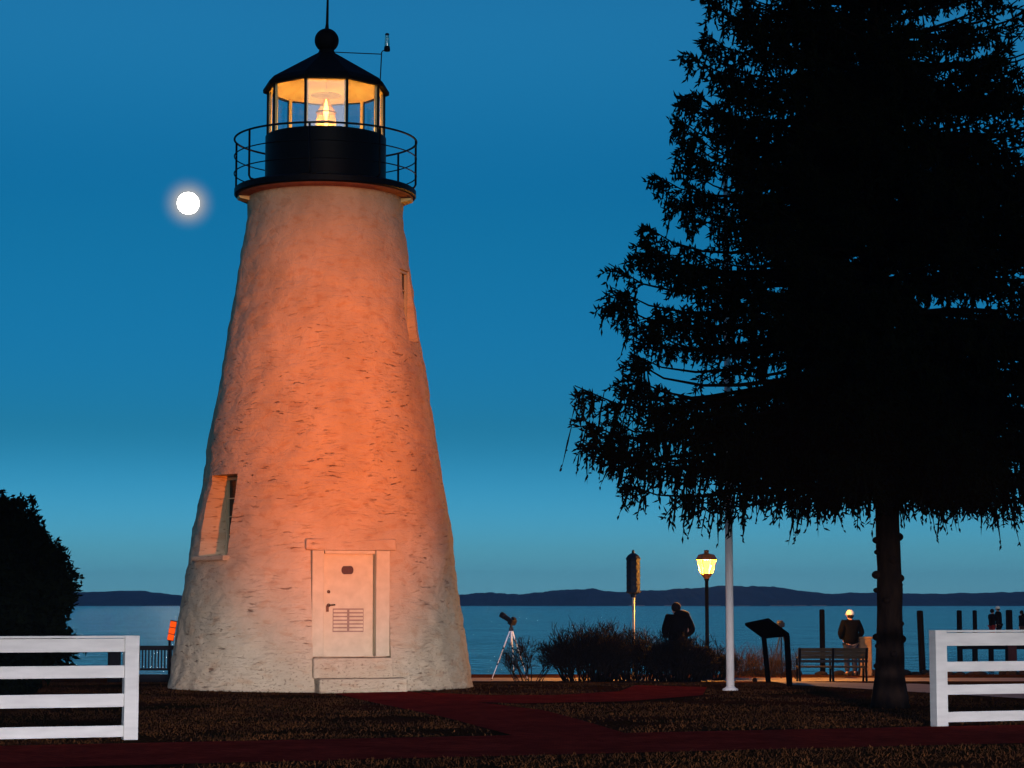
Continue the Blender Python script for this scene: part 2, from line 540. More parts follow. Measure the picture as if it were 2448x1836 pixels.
bp = nt.nodes.new('ShaderNodeBump'); bp.inputs['Strength'].default_value = 1.0; bp.inputs['Distance'].default_value = .036
L.new(hgt, bp.inputs['Height']); L.new(bp.outputs[0], b.inputs['Normal'])
M['wall'] = m
nm.materials.clear(); nm.materials.append(m)
nm.polygons.foreach_set('use_smooth', [True] * len(nm.polygons))
nm.set_sharp_from_angle(angle=R(40))

# door assembly (local frame of the doorway)
D = RM(DOOR_AZ)
fr = MB()
fr.box((-.595, -2.44, 1.555), (.21, .20, 1.87), D, .008)
fr.box((.575, -2.46, 1.555), (.25, .24, 1.87), D, .008)
fr.box((-.01, -2.42, 2.462), (.91, .14, .06), D, .006)
fr.build('door_frame', M['white_door'], lh)
lt = MB().box((.03, -2.345, 2.60), (1.66, .20, .21), D, .04)
lt.build('door_lintel', M['wall'], lh)
sl = MB().box((.0, -2.585, .42), (1.44, .46, .36), D, .025)
sl.build('door_sill', M['wall'], lh)
st = MB().box((.10, -2.82, .115), (1.58, .76, .27), D, .035)
st.build('door_step', M['wall'], lh)
DO = .07
dr = MB().box((-.01, -2.40 + DO, 1.525), (.90, .06, 1.82), D, .006).build('door', M['white_door'], lh)
pl = MB()
pts = []
for k in range(20):
    t = 2 * math.pi * k / 20
    x = .055 * (1 if math.cos(t) > 0 else -1) + .055 * math.cos(t); y = .075 * math.sin(t)
    pts.append((-.03 + x, -2.445 + DO, 2.145 + y))
pl.poly(pts, (0, .016, 0), D).build('door_plaque', M['plaque'], dr)
hd = MB().lathe([(.034, 0), (.034, .02), (.02, .025)], 12, M=D @ Matrix.Translation((-.37, -2.43 + DO, 1.52)) @ Matrix.Rotation(R(90), 4, 'X'))
hd.tube([(-.37, -2.44 + DO, 1.52), (-.37, -2.50 + DO, 1.52), (-.26, -2.50 + DO, 1.53)], .014, 8, M=D)
hd.box((-.39, -2.44 + DO, 1.46), (.05, .02, .11), D)
hd.build('door_handle', M['brass'], dr)
MB().lathe([(.03, 0), (.03, .02), (.015, .026)], 12, M=D @ Matrix.Translation((-.37, -2.43 + DO, 1.76)) @ Matrix.Rotation(R(90), 4, 'X')).build('deadbolt', M['brass'], dr)
for cx in (-.155, .135):
    for k in range(6):
        MB().box((cx, -2.442 + DO, 1.09 + k * .066), (.245, .012, .040), D).build('louvre_blade', M['white_door'], dr)
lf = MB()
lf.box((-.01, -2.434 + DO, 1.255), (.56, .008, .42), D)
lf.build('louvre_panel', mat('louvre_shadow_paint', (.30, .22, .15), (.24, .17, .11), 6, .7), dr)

# left window (deep recess) and upper right window
def window(az, x0, x1, z0, z1, ydeep, nx, nz, name):
    Mz = RM(az)
    w_ = MB()
    t = .05
    w_.box(((x0 + x1) / 2, ydeep, z1 - t / 2), (x1 - x0, .07, t), Mz)
    w_.box(((x0 + x1) / 2, ydeep, z0 + t / 2), (x1 - x0, .07, t), Mz)
    w_.box((x0 + t / 2, ydeep, (z0 + z1) / 2), (t, .07, z1 - z0 - 2 * t), Mz)
    w_.box((x1 - t / 2, ydeep, (z0 + z1) / 2), (t, .07, z1 - z0 - 2 * t), Mz)
    o = w_.build(name, M['white_door'], lh)
    g = MB().box(((x0 + x1) / 2, ydeep + .02, (z0 + z1) / 2), (x1 - x0 - 2 * t, .012, z1 - z0 - 2 * t), Mz)
    g.build('window_pane', M['dark_glass'], o)
    mu = MB()
    for i in range(1, nx): mu.box((x0 + t + (x1 - x0 - 2 * t) * i / nx, ydeep - .0, (z0 + z1) / 2), (.022, .028, z1 - z0 - 2 * t), Mz)
    for i in range(1, nz): mu.box(((x0 + x1) / 2, ydeep + .002, z0 + t + (z1 - z0 - 2 * t) * i / nz), (x1 - x0 - 2 * t, .024, .022), Mz)
    mu.build('muntins', M['white_door'], o)
    return o


window(WL_AZ, -.40, .48, WLz0 + .01, WLz1 - .03, -1.87, 3, 4, 'window')
window(WR_AZ, -.25, .25, WRz0 + .01, WRz1 - .01, -1.56, 2, 4, 'window')
sb = MB().box((.02, -2.44, WLz0 - .05), (1.08, .26, .09), RM(WL_AZ), .02)
sb.build('window_sill', M['wall'], lh)

# gallery deck
DZ = tz(470)                       # underside level of the deck rim
DR = trad(437)
deck = MB().lathe([(1.30, -.02), (DR - .02, -.02), (DR, .0), (DR, .10), (DR - .03, .125), (1.0, .13)], 72, c=(0, 0, DZ))
M['deck'] = mat('deck_dark_paint', (.05, .02, .016), (.03, .012, .01), 9, .7, .006)
deck_o = deck.build('gallery_rim', M['iron'], lh)
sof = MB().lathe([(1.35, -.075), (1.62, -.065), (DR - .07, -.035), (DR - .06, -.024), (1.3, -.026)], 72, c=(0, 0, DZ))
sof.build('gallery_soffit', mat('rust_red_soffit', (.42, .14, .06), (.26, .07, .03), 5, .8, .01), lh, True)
for a in (-76, 86, 128, 180, 232):
    az = R(a)
    bk = MB()
    bk.poly([(-.16, -1.42, DZ - .17), (-.16, -1.42, DZ - .08), (-.16, -DR + .06, DZ - .08), (-.16, -DR + .08, DZ - .12)], (.32, 0, 0), RM(az))
    bk.build('gallery_bracket', M['cream_metal'], lh)

# railing
zr = [tz(1.0 * y) for y in (338.5, 379, 420)]
RR = trad(443) - .02
for i, z in enumerate(zr):
    ring = [(RR * math.sin(2 * math.pi * k / 96), -RR * math.cos(2 * math.pi * k / 96), z) for k in range(96)]
    MB().tube(ring, .020 if i == 0 else .012, 8, closed=True).build('rail', M['iron'], lh, True)
for a in range(8):
    az = R(-5 + a * 45)
    p = MB().tube([(0, -RR, zr[0]), (0, -RR, DZ + .20), (0, -RR + .03, DZ + .145), (0, -RR + .10, DZ + .135)], .021, 8, M=RM(az))
    p.build('railing_post', M['iron'], lh, True)

# lantern base (drum), glazing, roof
ZD0, ZD1 = DZ + .13, tz(331)
DRR = trad(291)
NS = 9
GR = 1.135 * trad(290) / trad(290)
GR = trad(286)
drum = MB().lathe([(DRR, ZD0), (DRR + .012, ZD0 + .06), (DRR, ZD0 + .07), (DRR, ZD1 - .13), (GR + .02, ZD1), (GR - .06, ZD1 + .0)], 72)
drum_o = drum.build('lantern_base', M['iron'], lh, True); drum_o.data.set_sharp_from_angle(angle=R(30))
ZE = tz(218)                      # eave level
rot0 = R(20) + R(0)


def vtx(k, r): t = R(4.9) + R(20) + k * 2 * math.pi / NS; return (r * math.sin(t), -r * math.cos(t))


for k in range(NS):
    (x0, y0), (x1, y1) = vtx(k, GR), vtx(k + 1, GR)
    s_ = .04
    ax, ay = x0 + (x1 - x0) * s_, y0 + (y1 - y0) * s_
    bx, by = x1 - (x1 - x0) * s_, y1 - (y1 - y0) * s_
    nx_, ny_ = -(by - ay), bx - ax
    ln = math.hypot(nx_, ny_); nx_, ny_ = nx_ / ln * .006, ny_ / ln * .006
    pn = MB().poly([(ax, ay, ZD1), (bx, by, ZD1), (bx, by, ZE), (ax, ay, ZE)], (nx_, ny_, 0))
    pn.build('lantern_pane', M['glassy'], lh)
    mb = MB().tube([(x0, y0, ZD1 - .02), (x0, y0, ZE + .02)], .024, 6)
    mu = mb.build('glazing_bar', M['iron'], lh)
    q = .957
    MB().tube([(x0 * q, y0 * q, ZD1 - .02), (x0 * q, y0 * q, ZE + .01)], .034, 6).build('inner_bar', M['cream_metal'], mu)
ER = trad(310)
ZA = tz(127)
roof = MB().lathe([(ER - .10, ZE - .005), (ER, ZE - .015), (ER + .005, ZE + .05), (ER - .09, ZE + .15), (.16, ZA), (.02, ZA + .01)], NS, rot=R(4.9) + R(20), cap=False)
# hollow inside: cone lining under the roof
roof.build('lantern_roof', M['roof_iron'], lh)
ceil = MB().lathe([(ER - .11, ZE - .010), (ER - .30, ZE + .11), (.55, ZE + .40), (.12, ZE + .47), (.12, ZE + .49), (.56, ZE + .42), (ER - .28, ZE + .14), (ER - .10, ZE - .006)], NS, rot=R(4.9) + R(20), cap=False)
RBZ = tz(97)
ball = MB().lathe([(.20, ZA - .06), (.155, ZA + .02), (.14, ZA + .07)], 24)
ball.sphere((0, 0, RBZ), trad(59), 28, 18)
ball.build('ventilator_ball', M['roof_iron'], lh, True)
MB().tube([(0, 0, RBZ + .2), (.006, 0, RBZ + .33), (.012, 0, RBZ + .75), (.02, 0, RBZ + 1.6)], [.045, .028, .022, .012], 8).build('lightning_rod', M['iron'], lh)
# standby beacon on its bracket at the right of the roof
KX = TY / FPX * 1.012


def lx(px): return (px - 776) * KX


bz = MB()
bz.tube([(.12, -.05, tz(126)), (lx(909), -.05, tz(131))], .010, 6)
bz.tube([(lx(906), -.05, tz(192)), (lx(909), -.05, tz(126)), (lx(912), -.05, tz(123)), (lx(918), -.05, tz(122))], .011, 6)
bcn = bz.build('beacon_bracket', M['iron'], lh)
MB().lathe([(.055, 0), (.062, .03), (.055, .09), (.045, .10)], 14, c=(lx(922), -.05, tz(124))).build('beacon_base', M['iron'], bcn)
MB().lathe([(.050, 0), (.052, .04), (.042, .16), (.036, .22)], 14, c=(lx(922), -.05, tz(124) + .10), cap=False).build('beacon_glass', glass('beacon_jar_glass', (.62, .75, .68), .25), bcn, True)
MB().lathe([(.040, 0), (.042, .02), (.02, .035)], 14, c=(lx(922), -.05, tz(124) + .32)).build('beacon_cap', M['iron'], bcn)

# lens, lamp, pedestal
ped = MB().lathe([(.22, ZD1 - .5), (.22, ZD1 - .03), (.19, ZD1 - .02), (.19, ZD1)], 24)
ped.build('lens_pedestal', M['brass'], lh)
prof = []
LZ0, LZ1 = ZD1 + .02, tz(236)
n = 46
for i in range(n + 1):
    t = i / n
    base = .155 + .035 * math.sin(min(t, .62) / .62 * math.pi * .9)
    if t > .62: base = .155 + .03 - (t - .62) / .38 * .15
    prof.append((base + (.009 if i % 2 else -.004), LZ0 + (LZ1 - LZ0) * t))
lens = MB().lathe(prof, 32, cap=False)
lens_o = lens.build('lens', M['lens_glass'], lh, False)
for z_ in (.36, .62):
    MB().lathe([(.188, 0), (.20, .006), (.20, .022), (.188, .028)], 32, c=(0, 0, LZ0 + (LZ1 - LZ0) * z_), cap=False).build('lens_band', M['brass'], lens_o)
core = MB()
core.lathe([(.005, 0), (.055, .02), (.075, .09), (.055, .16), (.022, .21), (.035, .25), (.040, .29), (.022, .35), (.030, .40), (.052, .47), (.045, .55), (.022, .66), (.004, .74)], 20, c=(0, 0, LZ0 + .01))
core.build('lamp', emit('lamp_filament_glow', (1, .62, .16), 9), lens_o, True)
cap_ = MB().lathe([(.30, 0), (.24, .02), (.05, .05)], 24, c=(0, 0, LZ1 + .06)).build('lens_canopy', mat('grey_canopy', (.13, .12, .11), (.09, .08, .07), 9, .6), lens_o)
ceil.build('lantern_ceiling', M['cream'], lh)
ld = bpy.data.lights.new('lantern_lamp', 'POINT'); ld.energy = 290; ld.color = (1, .54, .15); ld.shadow_soft_size = .07
lo = bpy.data.objects.new('lantern_lamp', ld); COL.objects.link(lo); lo.parent = lh; lo.location = (0, 0, ZD1 + .22)

# sodium floodlight that washes the tower from the right, outside the picture
fd = bpy.data.lights.new('sodium_floodlight', 'SPOT'); fd.energy = 58000; fd.color = (1, .165, .001)
fd.spot_size = R(17.5); fd.spot_blend = 1.0; fd.shadow_soft_size = .18
fo = bpy.data.objects.new('sodium_floodlight', fd); COL.objects.link(fo)
fo.location = (6.0, 9.0, .9); fo.scale = (.64, 1, 1)
tgt = Vector((TX + .45, TY - 2.2, 4.75))
fo.rotation_euler = (tgt - fo.location).to_track_quat('-Z', 'Y').to_euler()
# low white spot added far behind the camera, source unseen: it whitens the fences, the foot of the tower and the pole
low_d = bpy.data.lights.new('added_low_spot', 'SPOT'); low_d.energy = 225000; low_d.color = (1, .91, 1.18)
low_d.spot_size = R(120); low_d.spot_blend = .035; low_d.shadow_soft_size = 2.2
ho = bpy.data.objects.new('added_low_spot', low_d); COL.objects.link(ho)
ho.location = (7.0, -40.0, 1.0)
ho.rotation_euler = (R(90 - 60 + .85), 0, R(6))

# ------------------------------------------------------------------ ground, paths, water, far shore
ys = list(np.arange(-60, 18, 6.0)) + list(np.arange(18, 62.01, .5)) + [64, 68, 74]
xs = list(np.arange(-120, -20, 10.0)) + list(np.arange(-20, 20.01, 1.0)) + list(np.arange(30, 121, 10.0))
g = MB(); nxs = len(xs)
for y in ys:
    for x in xs: g.v.append((x, y, gz(y)))
for i in range(len(ys) - 1):
    for k in range(nxs - 1): g.f.append((i * nxs + k, i * nxs + k + 1, (i + 1) * nxs + k + 1, (i + 1) * nxs + k))
m, nt, b, L = nodes_of('winter_lawn')
tc = nt.nodes.new('ShaderNodeTexCoord')
n1 = nt.nodes.new('ShaderNodeTexNoise'); n1.inputs['Scale'].default_value = .55; n1.inputs['Detail'].default_value = 4
n2 = nt.nodes.new('ShaderNodeTexNoise'); n2.inputs['Scale'].default_value = 14; n2.inputs['Detail'].default_value = 5
L.new(tc.outputs['Object'], n1.inputs['Vector']); L.new(tc.outputs['Object'], n2.inputs['Vector'])
r1 = ramp(nt, [(.35, (.042, .026, .005)), (.65, (.105, .032, .010))]); L.new(n1.outputs['Fac'], r1.inputs[0])
r2 = ramp(nt, [(.35, (.25, .25, .25)), (.7, (1, 1, 1))]); L.new(n2.outputs['Fac'], r2.inputs[0])
mx = nt.nodes.new('ShaderNodeMixRGB'); mx.blend_type = 'MULTIPLY'; mx.inputs[0].default_value = 1
L.new(r1.outputs[0], mx.inputs[1]); L.new(r2.outputs[0], mx.inputs[2]); L.new(mx.outputs[0], b.inputs['Base Color'])
b.inputs['Roughness'].default_value = 1; b.inputs['Specular IOR Level'].default_value = 0
bp = nt.nodes.new('ShaderNodeBump'); bp.inputs['Distance'].default_value = .04; L.new(n2.outputs['Fac'], bp.inputs['Height']); L.new(bp.outputs[0], b.inputs['Normal'])
M['lawn'] = m
tag(g.build('ground', m), kind='structure')

# brick paths
m, nt, b, L = nodes_of('red_brick_paving')
tc = nt.nodes.new('ShaderNodeTexCoord'); mp = nt.nodes.new('ShaderNodeMapping'); mp.inputs['Rotation'].default_value = (0, 0, R(20))
L.new(tc.outputs['Object'], mp.inputs[0])
bk = nt.nodes.new('ShaderNodeTexBrick'); bk.inputs['Scale'].default_value = 4.6
bk.inputs['Color1'].default_value = (.36, .034, .016, 1); bk.inputs['Color2'].default_value = (.21, .020, .010, 1); bk.inputs['Mortar'].default_value = (.09, .012, .005, 1)
bk.inputs['Mortar Size'].default_value = .015
L.new(mp.outputs[0], bk.inputs['Vector'])
nn = nt.nodes.new('ShaderNodeTexNoise'); nn.inputs['Scale'].default_value = 1.3; nn.inputs['Detail'].default_value = 5; L.new(tc.outputs['Object'], nn.inputs['Vector'])
rr = ramp(nt, [(.3, (.65, .65, .65)), (.7, (1.1, 1.1, 1.1))]); L.new(nn.outputs['Fac'], rr.inputs[0])
mx = nt.nodes.new('ShaderNodeMixRGB'); mx.blend_type = 'MULTIPLY'; mx.inputs[0].default_value = 1
L.new(bk.outputs['Color'], mx.inputs[1]); L.new(rr.outputs[0], mx.inputs[2]); L.new(mx.outputs[0], b.inputs['Base Color'])
b.inputs['Roughness'].default_value = .95; b.inputs['Specular IOR Level'].default_value = .0
M['brick'] = m


def strip(name, left, right, m, lift, sub=40):
    """sheet between two polylines that follows the lawn"""
    def res(pl, n):
        pl = [Vector(p) for p in pl]
        ds = [0]
        for a, c in zip(pl[:-1], pl[1:]): ds.append(ds[-1] + (c - a).length)
        out = []
        for i in range(n + 1):
            s = ds[-1] * i / n
            for k in range(len(pl) - 1):
                if s <= ds[k + 1] + 1e-6:
                    t = (s - ds[k]) / (ds[k + 1] - ds[k]); out.append(pl[k].lerp(pl[k + 1], t)); break
        return out
    A, B = res(left, sub), res(right, sub)
    s = MB(); nw = 8
    for a, c in zip(A, B):
        for k in range(nw + 1):
            p = a.lerp(c, k / nw); s.v.append((p.x, p.y, gz(p.y) + lift))
    for i in range(sub):
        for k in range(nw):
            s.f.append((i * (nw + 1) + k, i * (nw + 1) + k + 1, (i + 2 - 1) * (nw + 1) + k + 1, (i + 1) * (nw + 1) + k))
    poly = [(p.x, p.y) for p in A] + [(p.x, p.y) for p in B[::-1]]
    o = s.build(name, m)
    tag(o, kind='structure')
    return poly


def ext(a, b_, d):
    v = (b_ - a).normalized(); return b_ + v * d


uA, uB = ground(0, 1785), ground(2219, 1739)
lA, lB = ground(450, 1828), ground(2448, 1778)
PATHS = []
PATHS.append(strip('brick_path', [ext(uB, uA, 14), ext(uA, uB, 14)], [ext(lB, lA, 14), ext(lA, lB, 14)], M['brick'], .010, 60))
PATHS.append(strip('brick_path', [ground(800, 1660), ground(905, 1684), ground(1060, 1716), ground(1240, 1764)],
                   [ground(975, 1654), ground(1120, 1678), ground(1300, 1700), ground(1390, 1724), ground(1500, 1757)], M['brick'], .014))
PATHS.append(strip('brick_path', [ground(1000, 1656), ground(1150, 1664), ground(1330, 1664), ground(1480, 1655), ground(1520, 1640)],
                   [ground(1100, 1680), ground(1250, 1684), ground(1500, 1679), ground(1680, 1664), ground(1690, 1645)], M['brick'], .018))
PATHS.append(strip('promenade', [(-1.6, 51.2, 0), (40, 51.2, 0)], [(-1.6, 55.2, 0), (40, 55.2, 0)], M['concrete'], .012, 60))
PATHS.append(strip('concrete_path', [ground(1880, 1638), ground(2090, 1650), ground(2448, 1672), ground(2900, 1690)],
                   [ground(1830, 1627), ground(2090, 1635), ground(2448, 1653), ground(2900, 1672)], M['concrete'], .016))

# grass blades
def inside(px, py, poly):
    res = np.zeros(len(px), bool); n = len(poly); j = n - 1
    for i in range(n):
        xi, yi = poly[i]; xj, yj = poly[j]
        c = ((yi > py) != (yj > py)) & (px < (xj - xi) * (py - yi) / (yj - yi + 1e-12) + xi)
        res ^= c; j = i
    return res


N = 230000
Y = 19 + (47 - 19) * rng.random(N) ** .8
X = (rng.random(N) * 2 - 1) * (Y * .28 + 1.5)
ok = ~((X - TX) ** 2 + (Y - TY) ** 2 < 2.85 ** 2)
for p in PATHS: ok &= ~inside(X, Y, p)
pat = np.array([noise.noise(Vector((a * .45, c * .45, 3.3))) + .6 * noise.noise(Vector((a * 1.6, c * 1.6, 7.7))) for a, c in zip(X, Y)])
ok &= (pat + rng.normal(0, .22, N)) > -.08
X, Y = X[ok], Y[ok]; n = len(X)
Z = np.array([gz(y) for y in Y])
base = np.stack([X, Y, Z - .01], 1)
h = rng.uniform(.015, .05, n); ang = rng.uniform(0, math.pi, n)
wv = np.stack([np.cos(ang), np.sin(ang), np.zeros(n)], 1) * rng.uniform(.006, .014, n)[:, None]
lean = rng.normal(0, .025, (n, 3)); lean[:, 2] = h
V = np.stack([base - wv, base + wv, base + lean], 1).reshape(-1, 3)
F = np.arange(n * 3).reshape(-1, 3)
gr = link_mesh('grass', fast_mesh('grass', V, F, 3), mat('dry_grass_blades', (.105, .040, .011), (.018, .008, .003), 1.6, 1, spec=0))
tag(gr, 'short dark winter grass covering the lawn', 'grass', kind='stuff')

# water
m, nt, b, L = nodes_of('bay_water')
tc = nt.nodes.new('ShaderNodeTexCoord')
b.inputs['Base Color'].default_value = (.001, .008, .026, 1); b.inputs['Roughness'].default_value = .13
b.inputs['IOR'].default_value = 1.17
hs = []
for sc_, st_, d_ in ((.9, (1, .55, 1), 3), (3.2, (1, .6, 1), 2), (.10, (1, .35, 1), 3)):
    mp = nt.nodes.new('ShaderNodeMapping'); mp.inputs['Scale'].default_value = st_; L.new(tc.outputs['Object'], mp.inputs[0])
    n_ = nt.nodes.new('ShaderNodeTexNoise'); n_.inputs['Scale'].default_value = sc_; n_.inputs['Detail'].default_value = d_; L.new(mp.outputs[0], n_.inputs['Vector'])
    hs.append(n_.outputs['Fac'])
hh = math_n('MULTIPLY_ADD', hs[1], .35, hs[0], nt=nt)
hh = math_n('MULTIPLY_ADD', hs[2], 3.0, hh, nt=nt)
bp = nt.nodes.new('ShaderNodeBump'); bp.inputs['Strength'].default_value = 1; bp.inputs['Distance'].default_value = .8
L.new(hh, bp.inputs['Height']); L.new(bp.outputs[0], b.inputs['Normal'])
WZ = -1.5
wt = MB(); wt.v = [(-2500, 50, WZ), (2500, 50, WZ), (2500, 4600, WZ), (-2500, 4600, WZ)]; wt.f = [(0, 1, 2, 3)]
tag(wt.build('water', m), kind='structure')

# far shore hills
HD = 3000.0
prof = [(-900, 1300), (-300, 1282), (0, 1276), (165, 1273), (230, 1279), (300, 1285), (390, 1288), (560, 1292), (800, 1288), (990, 1280), (1080, 1277), (1125, 1282), (1200, 1272), (1300, 1267), (1380, 1276),
        (1450, 1272), (1560, 1265), (1650, 1260), (1740, 1262), (1800, 1270), (1880, 1280), (2000, 1277), (2100, 1280), (2212, 1279), (2600, 1270), (3200, 1285), (3600, 1300)]
xs_ = np.array([p[0] * 1.1067 for p in prof]); ys_ = np.array([p[1] * 1.1067 for p in prof])
hl = MB(); NX = 1400; rows = 7
for i in range(NX + 1):
    px = xs_[0] + (xs_[-1] - xs_[0]) * i / NX
    py = float(np.interp(px, xs_, ys_))
    X = (px - 1224) / FPX * HD
    top = (1443 - py) / FPX * HD + EYE - WZ
    for k in range(rows):
        t = k / (rows - 1)
        z = top * math.sin(t * math.pi / 2) ** .8
        jit = noise.noise(Vector((X * .045, k * 3.7, 0))) * 2.3 + noise.noise(Vector((X * .16, k * 5.1, 3))) * 1.4 + random.uniform(-.5, .5)
        hl.v.append((X, HD + t * 500 + noise.noise(Vector((X * .03, k, 9))) * 25, WZ + max(z + (jit if k else 0), 0) - (.5 if k == 0 else 0)))
    hl.v.append((X, HD + 1100, WZ - 1))
rows += 1
for i in range(NX):
    for k in range(rows - 1): hl.f.append((i * rows + k, (i + 1) * rows + k, (i + 1) * rows + k + 1, i * rows + k + 1))
hills = hl.build('hills', mat('distant_bare_woods', (.045, .042, .050), (.004, .006, .012), .03, 1, spec=0, stretch=(1, .3, 2)))
tag(hills, kind='structure')
sh = MB()
X0 = (1500 - 1224) / FPX * HD
while X0 < (2050 - 1224) / FPX * HD:
    w0 = random.uniform(6, 32)
    sh.box((X0 + w0 / 2, HD * .995, WZ + .3), (w0, 14, random.uniform(.6, 1.9)), bev=.2)
    X0 += w0 + random.uniform(3, 40)
tag(sh.build('far_beach', mat('pale_far_sand', (.40, .28, .24), (.20, .15, .15), .2, 1, spec=0)), 'pale broken strip of beach below the far hills', 'beach', kind='stuff')

# ------------------------------------------------------------------ white fences
def fence(name, label, p_end, ang, length, posts, H, side, thick_face):
    """board fence running from its end post along direction ang; local x along the fence, -y to the viewer"""
    t = thing(name, label, 'fence', p_end, ang)
    PW = .165
    for x in posts:
        MB().box((x * side, 0, H / 2), (PW, PW, H), bev=.006).build('fence_post', M['white'], t)
    L_ = length
    for (z0, z1) in thick_face:
        MB().box((side * (PW / 2 + L_ / 2 + .001), -PW / 2 + .038, (z0 + z1) / 2), (L_, .036, z1 - z0), bev=.004).build('fence_board', M['white'], t)
    MB().box((side * (PW / 2 + L_ / 2 + .001), -PW / 2 + .052, H - .014), (L_, .11, .026), bev=.004).build('cap_rail', M['white'], t)
    return t


pl_ = ground(310, 1768); pr_ = ground(2246, 1737)
fence('board_fence', 'white four-board fence with end post at left edge, standing beside the dark bush', pl_, R(19), 7.2, (0, 2.45, 4.9, 7.2), 1.185, -1,
      [(.035, .165), (.375, .525), (.705, .845), (1.00, 1.152)])
fence('board_fence', 'white four-board fence with end post at right edge, standing beside the spruce trunk', pr_, R(21), 7.2, (0, 2.45, 4.9, 7.2), 1.215, 1,
      [(.055, .185), (.40, .525), (.69, .815), (1.015, 1.18)])


